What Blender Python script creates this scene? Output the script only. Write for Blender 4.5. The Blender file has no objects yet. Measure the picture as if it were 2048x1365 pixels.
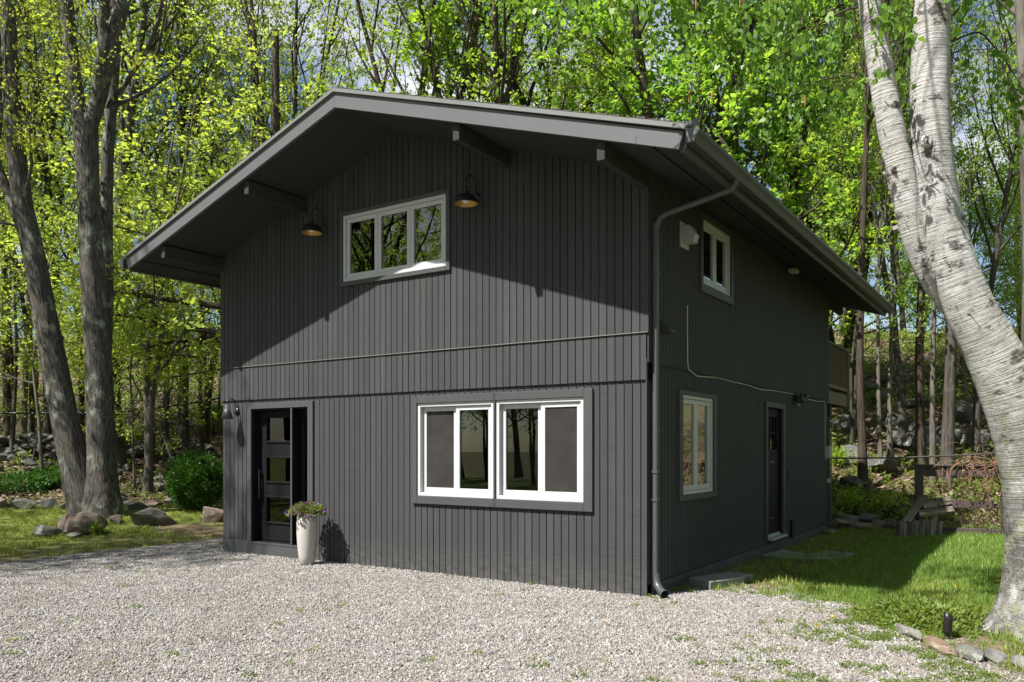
import bpy, bmesh, math, random
import numpy as np
from mathutils import Vector, Matrix, noise

# ------------------------------------------------------------------ camera, sky, sun, exposure
scn = bpy.context.scene
F_PX, HZ, CT, ST = 1609.6, 897.5, .8326, .5539          # focal length and horizon in photo pixels, cos/sin of the view turn
CAM = (3.6326, -8.153, 1.63)
cam_d = bpy.data.cameras.new('camera')
cam_d.sensor_width = 36.0
cam_d.lens = F_PX / 2048 * 36
cam_d.shift_y = (HZ - 682.5) / 2048
cam_d.clip_end = 2000
cam = bpy.data.objects.new('camera', cam_d)
scn.collection.objects.link(cam)
cam.location = CAM
cam.rotation_euler = (math.pi / 2, 0, math.atan2(ST, CT))
scn.camera = cam

SUN_DIR = Vector((.486, 1.1, -1.727)).normalized()        # the way the light travels
sun_d = bpy.data.lights.new('sun', 'SUN')
sun_d.energy = 5.0
sun_d.angle = math.radians(.55)
sun_d.color = (1.0, .97, .925)
sun = bpy.data.objects.new('sun', sun_d)
scn.collection.objects.link(sun)
sun.rotation_euler = SUN_DIR.to_track_quat('-Z', 'Y').to_euler()
sun.location = (-10, -20, 35)

world = bpy.data.worlds.new('World')
scn.world = world
world.use_nodes = True
wt = world.node_tree
wt.nodes.clear()
w_out = wt.nodes.new('ShaderNodeOutputWorld')
w_bg = wt.nodes.new('ShaderNodeBackground')
w_sky = wt.nodes.new('ShaderNodeTexSky')
w_sky.sky_type = 'NISHITA'
w_sky.sun_disc = False
w_sky.sun_elevation = math.asin(-SUN_DIR.z)
w_sky.sun_rotation = math.atan2(-SUN_DIR.x, -SUN_DIR.y)
w_sky.air_density = 1.0
w_sky.dust_density = 0.6
w_tc = wt.nodes.new('ShaderNodeTexCoord')
w_map = wt.nodes.new('ShaderNodeMapping')
w_map.inputs['Scale'].default_value = (1, 1, 2.2)
w_nz = wt.nodes.new('ShaderNodeTexNoise')
w_nz.inputs['Scale'].default_value = 2.6
w_nz.inputs['Detail'].default_value = 7
w_rp = wt.nodes.new('ShaderNodeMapRange')
w_rp.inputs['From Min'].default_value = .50
w_rp.inputs['From Max'].default_value = .70
w_mix = wt.nodes.new('ShaderNodeMix')
w_mix.data_type = 'RGBA'
w_mix.inputs['B'].default_value = (8.5, 8.7, 9.1, 1)
wt.links.new(w_tc.outputs['Generated'], w_map.inputs['Vector'])
wt.links.new(w_map.outputs['Vector'], w_nz.inputs['Vector'])
wt.links.new(w_nz.outputs['Fac'], w_rp.inputs['Value'])
wt.links.new(w_rp.outputs['Result'], w_mix.inputs['Factor'])
wt.links.new(w_sky.outputs['Color'], w_mix.inputs['A'])
wt.links.new(w_mix.outputs['Result'], w_bg.inputs['Color'])
w_bg.inputs['Strength'].default_value = .062
wt.links.new(w_bg.outputs['Background'], w_out.inputs['Surface'])

scn.view_settings.view_transform = 'Standard'
scn.view_settings.look = 'None'
scn.view_settings.gamma = 1
scn.view_settings.use_curve_mapping = False
scn.view_settings.exposure = 1.12
scn.render.engine = 'CYCLES'
cy = scn.cycles
cy.max_bounces = 8
cy.diffuse_bounces = 2
cy.glossy_bounces = 3
cy.transmission_bounces = 4
cy.transparent_max_bounces = 12
cy.caustics_reflective = False
cy.caustics_refractive = False
cy.use_denoising = True
cy.use_adaptive_sampling = True
cy.adaptive_threshold = .015

rng = np.random.default_rng(11)
random.seed(5)
COL = scn.collection

# ------------------------------------------------------------------ view helpers
def lat_dep(x, y):
    dx, dy = x - CAM[0], y - CAM[1]
    return CT * dx + ST * dy, -ST * dx + CT * dy

def px_of(x, y, z):
    a, d = lat_dep(x, y)
    return 1024 + F_PX * a / d, HZ - F_PX * (z - CAM[2]) / d

def at(px, py, d):
    "point on the sight line of a photo pixel, d metres deep"
    a = (px - 1024) / F_PX
    b = (HZ - py) / F_PX
    return Vector((CAM[0] + d * (CT * a - ST), CAM[1] + d * (ST * a + CT), CAM[2] + d * b))

def xy_at(px, d):
    p = at(px, HZ, d)
    return p.x, p.y

# ------------------------------------------------------------------ terrain
HX0, HX1, HY0, HY1 = -7.4, 0.0, 0.0, 8.74
LP = ([-1e4, 12, 15, 17.3, 20, 23, 26, 30, 40, 55, 75, 110, 1e4], [0, -.04, 0, .1, .25, .62, 1.2, 1.9, 4.3, 8.2, 12, 14, 14])
RP = ([-1e4, 16.6, 18, 20, 23, 26, 30, 38, 45, 60, 110, 1e4], [0, 0, .15, .8, 2.1, 3.3, 4.6, 6.8, 8.2, 9.4, 10, 10])

def sstep(t):
    t = np.clip(t, 0, 1)
    return t * t * (3 - 2 * t)

def vnoise(x, y, s=1.0, o=0.0):
    x = np.asarray(x) * s + o
    y = np.asarray(y) * s - o
    return (np.sin(x * 1.7 + 1.3 * np.sin(y * 1.1 + .7)) + np.sin(y * 2.1 + 1.7 * np.sin(x * .9 + 2.1))
            + .6 * np.sin(x * 3.9 + y * 2.7 + 1.9) + .6 * np.sin(y * 4.7 - x * 3.1)) / 3.2

def ground(x, y):
    x = np.asarray(x, float)
    y = np.asarray(y, float)
    a, d = lat_dep(x, y)
    u = a / np.maximum(d, 6)
    w = sstep((u + .33) / .3)
    h = np.interp(d, *LP) * (1 - w) + np.interp(d, *RP) * w
    ex = np.maximum(np.maximum(HX0 - x, x - HX1), 0)
    ey = np.maximum(np.maximum(HY0 - y, y - HY1), 0)
    dist = np.hypot(ex, ey)
    h = h * sstep((dist - .2) / 3.2)
    f = sstep((d - 18) / 8) * sstep((dist - 1) / 4)
    h = h + f * (.16 * vnoise(x, y, .8) + .3 * vnoise(x, y, .21, 3.0)) + .012 * vnoise(x, y, 2.3) * sstep(dist / .8)
    h = h - .05 * sstep((-x - 6.0) / 2.5) * sstep((y + 4) / 2) * sstep((3 - y) / 2)
    return h

def gz(x, y):
    return float(ground(x, y))

def gp(px, py, dmax=90):
    "where the sight line of a photo pixel meets the ground"
    d = 4.0
    while d < dmax:
        p = at(px, py, d)
        if p.z <= gz(p.x, p.y):
            break
        d += .1
    return Vector((p.x, p.y, gz(p.x, p.y)))

# ------------------------------------------------------------------ object helpers
def tag(o, label, cat, group=None):
    o['label'] = label
    o['category'] = cat
    if group:
        o['group'] = group
    return o

def empty(name, loc, label, cat, group=None, rz=0):
    o = bpy.data.objects.new(name, None)
    o.empty_display_size = .2
    o.location = loc
    o.rotation_euler = (0, 0, rz)
    COL.objects.link(o)
    return tag(o, label, cat, group)

def link(name, me, mat=None, parent=None, kind=None):
    if mat is not None and len(me.materials) == 0:
        me.materials.append(mat)
    o = bpy.data.objects.new(name, me)
    COL.objects.link(o)
    if parent is not None:
        o.parent = parent
    if kind:
        o['kind'] = kind
    return o

def bm_obj(name, bm, mat=None, parent=None, kind=None, smooth=False, off=None, bev=0):
    if bev:
        bmesh.ops.bevel(bm, geom=list(bm.edges), offset=bev, segments=1, affect='EDGES', profile=.5)
    if off is not None:
        bmesh.ops.translate(bm, verts=bm.verts, vec=-Vector(off))
    bmesh.ops.recalc_face_normals(bm, faces=bm.faces)
    me = bpy.data.meshes.new(name)
    bm.to_mesh(me)
    bm.free()
    if smooth:
        me.polygons.foreach_set('use_smooth', [True] * len(me.polygons))
    return link(name, me, mat, parent, kind)

def np_mesh(name, verts, faces_n, faces, smooth=True, var=None, vec=None):
    "fast mesh of n-gons of one size"
    me = bpy.data.meshes.new(name)
    verts = np.ascontiguousarray(verts, np.float32)
    faces = np.ascontiguousarray(faces, np.int32)
    me.vertices.add(len(verts))
    me.vertices.foreach_set('co', verts.ravel())
    me.loops.add(faces.size)
    me.loops.foreach_set('vertex_index', faces.ravel())
    me.polygons.add(len(faces))
    me.polygons.foreach_set('loop_start', np.arange(len(faces), dtype=np.int32) * faces_n)
    if smooth:
        me.polygons.foreach_set('use_smooth', np.ones(len(faces), bool))
    if var is not None:
        at_ = me.attributes.new('var', 'FLOAT', 'POINT')
        at_.data.foreach_set('value', np.ascontiguousarray(var, np.float32))
    if vec is not None:
        at_ = me.attributes.new('bark', 'FLOAT_VECTOR', 'POINT')
        at_.data.foreach_set('vector', np.ascontiguousarray(vec, np.float32).ravel())
    me.update(calc_edges=True)
    me.validate()
    return me

def box(bm, x0, x1, y0, y1, z0, z1):
    v = [bm.verts.new(p) for p in ((x0, y0, z0), (x1, y0, z0), (x1, y1, z0), (x0, y1, z0), (x0, y0, z1), (x1, y0, z1), (x1, y1, z1), (x0, y1, z1))]
    for f in ((0, 3, 2, 1), (4, 5, 6, 7), (0, 1, 5, 4), (1, 2, 6, 5), (2, 3, 7, 6), (3, 0, 4, 7)):
        bm.faces.new([v[i] for i in f])
    return v

def prism(bm, poly, axis, a0, a1):
    "extrude a polygon of (p, q) along an axis: 'x' -> (y,z), 'y' -> (x,z), 'z' -> (x,y)"
    def P(p, q, a):
        return {'x': (a, p, q), 'y': (p, a, q), 'z': (p, q, a)}[axis]
    v0 = [bm.verts.new(P(p, q, a0)) for p, q in poly]
    v1 = [bm.verts.new(P(p, q, a1)) for p, q in poly]
    bm.faces.new(v0)
    bm.faces.new(v1[::-1])
    n = len(poly)
    for i in range(n):
        bm.faces.new((v0[i], v0[(i + 1) % n], v1[(i + 1) % n], v1[i]))

def tube_arrays(pts, rad, sides=8, cap=True, wob=0.0, r=None, ridge=0.0, ridge_s=9.0):
    pts = np.asarray(pts, float)
    rad = np.asarray(rad, float)
    n = len(pts)
    t = np.gradient(pts, axis=0)
    t /= np.maximum(np.linalg.norm(t, axis=1, keepdims=True), 1e-9)
    ref = np.array([0, 0, 1.0]) if abs(t[0][2]) < .8 else np.array([1.0, 0, 0])
    u = np.cross(t, ref)
    u /= np.maximum(np.linalg.norm(u, axis=1, keepdims=True), 1e-9)
    v = np.cross(t, u)
    an = np.arange(sides) / sides * 2 * math.pi
    R = rad[:, None] * np.ones((1, sides))
    if wob and r is not None:
        k = 1 + wob * r.standard_normal((n, sides)) * .5
        k += wob * np.sin(an[None, :] * 3 + np.linspace(0, 4, n)[:, None])
        R = R * k
    V = pts[:, None, :] + R[..., None] * (np.cos(an)[None, :, None] * u[:, None, :] + np.sin(an)[None, :, None] * v[:, None, :])
    i = np.arange(n - 1)[:, None] * sides
    j = np.arange(sides)[None, :]
    j2 = (j + 1) % sides
    Fq = np.stack([i + j, i + j2, i + sides + j2, i + sides + j], -1).reshape(-1, 4)
    seg = np.concatenate([[0], np.cumsum(np.linalg.norm(np.diff(pts, axis=0), axis=1))])
    B = np.stack([rad[:, None] * np.cos(an)[None], rad[:, None] * np.sin(an)[None], np.repeat((seg + pts[0][2])[:, None], sides, 1)], -1)
    if ridge:
        for i_ in range(n):
            for j_ in range(sides):
                q = B[i_, j_]
                h = abs(noise.noise(Vector((q[0] * ridge_s, q[1] * ridge_s, q[2] * ridge_s * .16)))) + .5 * abs(noise.noise(Vector((q[0] * ridge_s * 2.3, q[1] * ridge_s * 2.3, q[2] * ridge_s * .4 + 7))))
                V[i_, j_] += (V[i_, j_] - pts[i_]) / max(rad[i_], 1e-4) * ridge * (.35 - h)
    return V.reshape(-1, 3), Fq, B.reshape(-1, 3)

def tubes_mesh(name, polys, sides_default=8):
    vs, fs, bs, o = [], [], [], 0
    for V, Fq, B in polys:
        vs.append(V)
        fs.append(Fq + o)
        bs.append(B)
        o += len(V)
    return np_mesh(name, np.concatenate(vs), 4, np.concatenate(fs), vec=np.concatenate(bs))

def tube_obj(name, pts, rad, mat, parent=None, sides=8, kind=None):
    if np.isscalar(rad):
        rad = [rad] * len(pts)
    return link(name, tubes_mesh(name, [tube_arrays(pts, rad, sides)]), mat, parent, kind)

def lathe(bm, prof, seg=24, c=(0, 0, 0), inner=False):
    rings = []
    for r, z in prof:
        if r < 1e-5:
            rings.append([bm.verts.new((c[0], c[1], c[2] + z))])
        else:
            rings.append([bm.verts.new((c[0] + r * math.cos(2 * math.pi * k / seg), c[1] + r * math.sin(2 * math.pi * k / seg), c[2] + z)) for k in range(seg)])
    for A, B in zip(rings, rings[1:]):
        for k in range(seg):
            k2 = (k + 1) % seg
            q = [A[k % len(A)], A[k2 % len(A)], B[k2 % len(B)], B[k % len(B)]]
            q = list(dict.fromkeys(q))
            if len(q) > 2:
                bm.faces.new(q)

# ------------------------------------------------------------------ materials
class NT:
    def __init__(s, name):
        s.m = bpy.data.materials.new(name)
        s.m.use_nodes = True
        s.t = s.m.node_tree
        s.b = s.t.nodes['Principled BSDF']
        s.out = s.t.nodes['Material Output']
    def n(s, typ, **kw):
        k = s.t.nodes.new(typ)
        for a, v in kw.items():
            if a in k.inputs:
                k.inputs[a].default_value = v
            else:
                setattr(k, a, v)
        return k
    def l(s, a, b):
        s.t.links.new(a, b)
    def coord(s, kind='Object', scale=(1, 1, 1)):
        if kind == 'Bark':
            src = s.n('ShaderNodeAttribute', attribute_name='bark').outputs['Vector']
        elif kind == 'World':
            src = s.n('ShaderNodeNewGeometry').outputs['Position']
        else:
            src = s.n('ShaderNodeTexCoord').outputs[kind]
        mp = s.n('ShaderNodeMapping')
        mp.inputs['Scale'].default_value = scale
        s.l(src, mp.inputs['Vector'])
        return mp.outputs['Vector']
    def noise(s, vec, scale, detail=4, rough=.55):
        k = s.n('ShaderNodeTexNoise')
        k.inputs['Scale'].default_value = scale
        k.inputs['Detail'].default_value = detail
        k.inputs['Roughness'].default_value = rough
        s.l(vec, k.inputs['Vector'])
        return k.outputs['Fac']
    def ramp(s, fac, stops):
        k = s.n('ShaderNodeValToRGB')
        e = k.color_ramp.elements
        while len(e) < len(stops):
            e.new(.5)
        for el, (p, c) in zip(e, stops):
            el.position = p
            el.color = (*c, 1) if len(c) == 3 else c
        s.l(fac, k.inputs['Fac'])
        return k.outputs['Color']
    def rng(s, val, a, b, c=0, d=1):
        k = s.n('ShaderNodeMapRange')
        k.inputs['From Min'].default_value = a
        k.inputs['From Max'].default_value = b
        k.inputs['To Min'].default_value = c
        k.inputs['To Max'].default_value = d
        s.l(val, k.inputs['Value'])
        return k.outputs['Result']
    def mix(s, fac, a, b, mode='MIX'):
        k = s.n('ShaderNodeMix', data_type='RGBA', blend_type=mode)
        for sock, val in (('Factor', fac), ('A', a), ('B', b)):
            i = k.inputs[sock] if sock == 'Factor' else [x for x in k.inputs if x.name == sock and x.type == 'RGBA'][0]
            if isinstance(val, (int, float)):
                i.default_value = val
            elif isinstance(val, tuple):
                i.default_value = (*val, 1) if len(val) == 3 else val
            else:
                s.l(val, i)
        return [x for x in k.outputs if x.type == 'RGBA'][0]
    def bump(s, h, strength=.3, dist=.01):
        k = s.n('ShaderNodeBump')
        k.inputs['Strength'].default_value = strength
        k.inputs['Distance'].default_value = dist
        s.l(h, k.inputs['Height'])
        s.l(k.outputs['Normal'], s.b.inputs['Normal'])
    def set(s, **kw):
        for a, v in kw.items():
            s.b.inputs[a.replace('_', ' ')].default_value = (*v, 1) if isinstance(v, tuple) and len(v) == 3 else v
        return s
    def col(s, c):
        s.l(c, s.b.inputs['Base Color'])

def mat_paint(name, base, rough=.6, amt=.16, saw=0.0, bump=.12, spec=.35):
    t = NT(name)
    v = t.coord('World', (1, 1, 1))
    n1 = t.noise(v, 1.1, 3)
    n2 = t.noise(t.coord('World', (14, 14, 1.2)), 3, 4)
    n3 = t.noise(t.coord('World', (3, 3, 160)), 1, 3)
    lo = tuple(x * (1 - amt) for x in base)
    hi = tuple(x * (1 + amt) for x in base)
    c = t.ramp(t.noise(v, 1.6, 5), [(.3, lo), (.7, hi)])
    c = t.mix(.5, c, t.ramp(n2, [(.25, lo), (.75, hi)]))
    hgt = t.noise(v, 90, 3)
    if saw:
        c = t.mix(saw, c, t.ramp(n3, [(.25, tuple(x * .72 for x in base)), (.75, tuple(x * 1.25 for x in base))]))
        # a few pale chips and scuffs in the paint
        sp = t.rng(t.noise(t.coord('World', (22, 22, 9)), 1.0, 2, .4), .80, .82)
        c = t.mix(sp, c, (.42, .41, .39))
        hgt = n3
        hv = t.n('ShaderNodeHueSaturation')
        t.l(c, hv.inputs['Color'])
        t.l(t.rng(t.n('ShaderNodeObjectInfo').outputs['Random'], 0, 1, .90, 1.10), hv.inputs['Value'])
        sx = t.n('ShaderNodeSeparateXYZ')
        t.l(t.n('ShaderNodeNewGeometry').outputs['Position'], sx.inputs['Vector'])
        ml = t.n('ShaderNodeMath', operation='MULTIPLY')
        t.l(t.rng(sx.outputs['Z'], .42, -.02), ml.inputs[0])
        t.l(t.rng(t.noise(t.coord('World', (3, 3, 6)), 2.2, 6, .7), .38, .7, 0, .5), ml.inputs[1])
        c = t.mix(ml.outputs['Value'], hv.outputs['Color'], (.15, .135, .115))
        # long pale weathering streaks
        c = t.mix(t.rng(t.noise(t.coord('World', (9, 9, .5)), 1.0, 4, .6), .56, .74, 0, .35), c, (.085, .086, .088))
    t.col(c)
    t.set(Roughness=rough)
    t.b.inputs['Specular IOR Level'].default_value = spec
    t.bump(hgt, bump, .006)
    return t.m

M = {}
CHAR = (.053, .054, .0555)
M['siding'] = mat_paint('charcoal_siding_paint', CHAR, .7, .10, .5, .5, .15)
M['trim'] = mat_paint('charcoal_trim_paint', (.060, .061, .063), .52, .08, 0, .08)
M['fascia'] = mat_paint('charcoal_fascia_paint', (.108, .109, .114), .45, .07, 0, .06)
M['soffit'] = mat_paint('charcoal_soffit_paint', (.040, .039, .037), .8, .10, 0, .1, .15)
M['groove'] = mat_paint('siding_groove', (.010, .010, .010), .9, .1, 0, .1, .05)
M['vinyl'] = mat_paint('white_vinyl', (.50, .50, .51), .35, .03, 0, .02)
M['gutter'] = mat_paint('dark_gutter_metal', (.05, .05, .047), .45, .08, 0, .03, .5)
M['spout'] = mat_paint('downspout_metal', (.062, .064, .066), .4, .06, 0, .03, .5)
M['drip'] = mat_paint('pale_drip_edge_metal', (.16, .17, .16), .4, .12, 0, .03, .5)
M['flash'] = mat_paint('weathered_flashing', (.15, .145, .13), .6, .25, 0, .05)
M['door'] = mat_paint('black_door_paint', (.010, .010, .0115), .55, .3, 0, .04, .12)
M['blackmetal'] = mat_paint('black_metal', (.012, .011, .010), .38, .2, 0, .03, .5)
M['gold'] = NT('gold_lamp_lining').set(Base_Color=(.55, .35, .09), Metallic=.4, Roughness=.42).m
M['bulb'] = NT('frosted_bulb').set(Base_Color=(.85, .82, .74), Roughness=.25).m
M['concrete'] = mat_paint('painted_foundation', (.075, .078, .08), .8, .2, 0, .3)
M['slab'] = mat_paint('pale_concrete', (.20, .215, .195), .85, .2, 0, .3)
M['deckwood'] = mat_paint('weathered_deck_wood', (.16, .125, .085), .75, .25, 0, .2)
M['darkwood'] = mat_paint('dark_stained_wood', (.035, .024, .020), .7, .25, 0, .2)
M['fence'] = mat_paint('brown_fence_stain', (.075, .053, .050), .65, .25, 0, .2)
M['wire'] = NT('galvanised_wire').set(Base_Color=(.09, .08, .07), Metallic=.3, Roughness=.6).m
M['whiteplastic'] = mat_paint('white_plastic', (.42, .43, .40), .45, .06)
M['cablewhite'] = NT('cream_cable').set(Base_Color=(.55, .53, .47), Roughness=.5).m
M['cableblack'] = NT('black_cable').set(Base_Color=(.015, .015, .016), Roughness=.5).m
M['interior'] = mat_paint('interior_wall_paint', (.13, .095, .07), .8, .25)
M['interiorwood'] = mat_paint('interior_brown_wood', (.11, .062, .035), .5, .3)
M['interiordark'] = mat_paint('interior_dark_board', (.05, .052, .05), .8, .2)
M['curtain'] = mat_paint('beige_curtain', (.42, .36, .26), .9, .1)
M['pot'] = mat_paint('white_glazed_pot', (.46, .43, .40), .5, .06, 0, .1)
M['soil'] = mat_paint('potting_soil', (.03, .022, .016), .95, .3, 0, .5)
M['catkin'] = NT('rusty_catkin').set(Base_Color=(.33, .13, .05), Roughness=.8).m

def mat_glass(name, tint=(.80, .86, .82), refl=1.7):
    t = NT(name)
    fr = t.n('ShaderNodeFresnel')
    fr.inputs['IOR'].default_value = 1.5
    mul = t.n('ShaderNodeMath', operation='MULTIPLY', use_clamp=True)
    mul.inputs[1].default_value = refl
    tr = t.n('ShaderNodeBsdfTransparent')
    tr.inputs['Color'].default_value = (*tint, 1)
    gl = t.n('ShaderNodeBsdfGlossy')
    gl.inputs['Roughness'].default_value = 0.0
    gl.inputs['Color'].default_value = (.93, .97, .95, 1)
    wv = t.n('ShaderNodeBump')
    wv.inputs['Strength'].default_value = .02
    wv.inputs['Distance'].default_value = .004
    t.l(t.noise(t.coord('World', (1, 1, 1)), 5, 1), wv.inputs['Height'])
    t.l(wv.outputs['Normal'], gl.inputs['Normal'])
    mx = t.n('ShaderNodeMixShader')
    t.l(fr.outputs['Fac'], mul.inputs[0])
    t.l(mul.outputs['Value'], mx.inputs['Fac'])
    t.l(tr.outputs['BSDF'], mx.inputs[1])
    t.l(gl.outputs['BSDF'], mx.inputs[2])
    t.l(mx.outputs['Shader'], t.out.inputs['Surface'])
    return t.m

M['glass'] = mat_glass('window_glass', refl=3.0)
M['glasslow'] = mat_glass('ground_floor_glass', (.82, .85, .81), 1.0)

def mat_screen():
    t = NT('insect_screen')
    tr = t.n('ShaderNodeBsdfTransparent')
    df = t.n('ShaderNodeBsdfDiffuse')
    t.l(t.ramp(t.noise(t.coord('World', (1, 1, 1)), 4, 5), [(.3, (.050, .044, .041)), (.75, (.072, .066, .062))]), df.inputs['Color'])
    mx = t.n('ShaderNodeMixShader')
    mx.inputs['Fac'].default_value = .55
    t.l(tr.outputs['BSDF'], mx.inputs[1])
    t.l(df.outputs['BSDF'], mx.inputs[2])
    t.l(mx.outputs['Shader'], t.out.inputs['Surface'])
    return t.m
M['screen'] = mat_screen()

def mat_leaf(name, dark, mid, light, trans=.45, rough=.5):
    t = NT(name)
    av = t.n('ShaderNodeAttribute', attribute_name='var').outputs['Fac']
    oi = t.n('ShaderNodeObjectInfo').outputs['Random']
    add = t.n('ShaderNodeMath', operation='MULTIPLY_ADD')
    t.l(oi, add.inputs[0])
    add.inputs[1].default_value = .35
    t.l(av, add.inputs[2])
    f = t.rng(add.outputs['Value'], 0, 1.35)
    c = t.ramp(f, [(.0, dark), (.5, mid), (1.0, light)])
    t.col(c)
    t.set(Roughness=rough)
    t.b.inputs['Specular IOR Level'].default_value = .3
    tl = t.n('ShaderNodeBsdfTranslucent')
    br = t.mix(1.0, c, (1.7, 1.6, .8), 'MULTIPLY')
    t.l(br, tl.inputs['Color'])
    mx = t.n('ShaderNodeMixShader')
    mx.inputs['Fac'].default_value = trans
    t.l(t.b.outputs['BSDF'], mx.inputs[1])
    t.l(tl.outputs['BSDF'], mx.inputs[2])
    t.l(mx.outputs['Shader'], t.out.inputs['Surface'])
    return t.m

M['leaf_yellow'] = mat_leaf('yellow_green_spring_leaves', (.165, .25, .05), (.26, .35, .078), (.39, .45, .125), .55)
M['leaf_mid'] = mat_leaf('bright_green_maple_leaves', (.13, .24, .035), (.21, .34, .05), (.34, .45, .08), .55)
M['leaf_deep'] = mat_leaf('fresh_deep_green_leaves', (.085, .20, .032), (.15, .30, .045), (.27, .41, .07), .55)
M['leaf_birch'] = mat_leaf('birch_leaves', (.085, .18, .028), (.16, .29, .045), (.28, .41, .09), .5, .38)
M['leaf_oak'] = mat_leaf('young_oak_leaves', (.165, .215, .035), (.27, .33, .055), (.40, .43, .09), .5)
M['leaf_box'] = mat_leaf('boxwood_leaves', (.022, .070, .013), (.045, .12, .020), (.10, .20, .035), .25, .4)
M['leaf_weed'] = mat_leaf('weed_leaves', (.085, .135, .028), (.15, .21, .042), (.25, .30, .075), .4)
M['leaf_vine'] = mat_leaf('vine_leaves', (.085, .15, .025), (.16, .235, .035), (.29, .31, .06), .4)
M['grass'] = mat_leaf('grass_blades', (.085, .165, .028), (.165, .27, .045), (.31, .38, .10), .35, .45)
M['grassdry'] = mat_leaf('thin_lawn_blades', (.12, .17, .028), (.22, .26, .05), (.38, .38, .12), .35, .5)
M['petal'] = NT('dandelion_petals').set(Base_Color=(.62, .44, .012), Roughness=.6).m
M['purple'] = mat_leaf('purple_petals', (.05, .012, .07), (.10, .02, .14), (.25, .10, .32), .3)
M['stem'] = NT('green_stem').set(Base_Color=(.13, .19, .05), Roughness=.6).m
M['vine'] = NT('reddish_vine_stem').set(Base_Color=(.22, .11, .075), Roughness=.7).m

def mat_bark(name, dark, light, lichen=(.30, .33, .25), lich=.55, vs=9.0, bump=.8, dist=.03):
    t = NT(name)
    v = t.coord('Bark', (vs, vs, vs * .14))
    n1 = t.noise(v, 1.6, 6, .65)
    c = t.ramp(n1, [(.34, dark), (.5, tuple((a + b) / 2 for a, b in zip(dark, light))), (.66, light)])
    n2 = t.noise(t.coord('Bark', (1, 1, .7)), 3.6, 6, .7)
    n3 = t.noise(t.coord('Bark'), .8, 3)
    lm = t.n('ShaderNodeMath', operation='MULTIPLY')
    t.l(t.rng(n2, .535, .60), lm.inputs[0])
    t.l(t.rng(n3, .42, .6, 0, lich), lm.inputs[1])
    c = t.mix(lm.outputs['Value'], c, lichen)
    t.col(c)
    t.set(Roughness=.9)
    t.b.inputs['Specular IOR Level'].default_value = .15
    t.bump(n1, bump, dist)
    return t.m

M['bark_oak'] = mat_bark('furrowed_oak_bark', (0.029, 0.025, 0.021), (0.157, 0.140, 0.123), (0.281, 0.306, 0.246), 1.0, 20, 1.0, .03)
M['bark_dark'] = mat_bark('dark_forest_bark', (0.021, 0.016, 0.012), (0.099, 0.076, 0.056), (0.145, 0.158, 0.112), .5, 8, .8)
M['bark_grey'] = mat_bark('grey_forest_bark', (0.030, 0.025, 0.020), (0.112, 0.099, 0.083), (0.178, 0.191, 0.152), .6, 8, .6)
M['bark_pale'] = mat_bark('pale_young_bark', (0.059, 0.050, 0.040), (0.178, 0.158, 0.132), (0.198, 0.211, 0.165), .4, 6, .4)

def mat_birch():
    t = NT('white_birch_bark')
    B = 'Bark'
    base = t.ramp(t.noise(t.coord(B, (2, 2, 3)), 1.5, 6, .65), [(.28, (.28, .265, .24)), (.5, (.42, .405, .385)), (.75, (.52, .51, .495))])
    # papery rings
    n0 = t.noise(t.coord(B, (2.5, 2.5, 55)), 1, 4, .6)
    base = t.mix(t.rng(n0, .5, .75, 0, .40), base, (.24, .215, .19))
    # short dark lenticels
    n1 = t.noise(t.coord(B, (10, 10, 75)), 1, 2, .5)
    base = t.mix(t.rng(n1, .63, .70, 0, .85), base, (.055, .044, .036))
    # rough dark scars
    n2 = t.noise(t.coord(B, (4.0, 4.0, 6.5)), 1, 7, .72)
    sc = t.rng(n2, .55, .61, 0, .92)
    base = t.mix(sc, base, t.ramp(t.noise(t.coord(B, (30, 30, 60)), 1, 3), [(.35, (.03, .025, .02)), (.65, (.12, .10, .085))]))
    # old grey bark with lichen towards the foot
    sp = t.n('ShaderNodeSeparateXYZ')
    t.l(t.coord('Object'), sp.inputs['Vector'])
    n3 = t.noise(t.coord(B, (3, 3, 2.0)), 1.4, 7, .72)
    am = t.n('ShaderNodeMath', operation='MULTIPLY')
    t.l(t.rng(sp.outputs['Z'], 2.5, .9), am.inputs[0])
    t.l(t.rng(n3, .36, .50), am.inputs[1])
    v2 = t.noise(t.coord(B, (16, 16, 11)), 1, 7, .75)
    grey = t.ramp(v2, [(.33, (.03, .026, .022)), (.5, (.105, .098, .088)), (.66, (.19, .18, .165))])
    base = t.mix(am.outputs['Value'], base, grey)
    lich = t.n('ShaderNodeMath', operation='MULTIPLY')
    t.l(t.rng(t.noise(t.coord(B), 6.5, 7, .75), .52, .58), lich.inputs[0])
    t.l(t.rng(sp.outputs['Z'], 3.0, 1.4), lich.inputs[1])
    base = t.mix(lich.outputs['Value'], base, (.20, .215, .14))
    t.col(base)
    t.set(Roughness=.8)
    t.b.inputs['Specular IOR Level'].default_value = .2
    hb = t.n('ShaderNodeMath', operation='ADD')
    t.l(n0, hb.inputs[0])
    t.l(v2, hb.inputs[1])
    t.bump(hb.outputs['Value'], .9, .02)
    return t.m
M['bark_birch'] = mat_birch()

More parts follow.
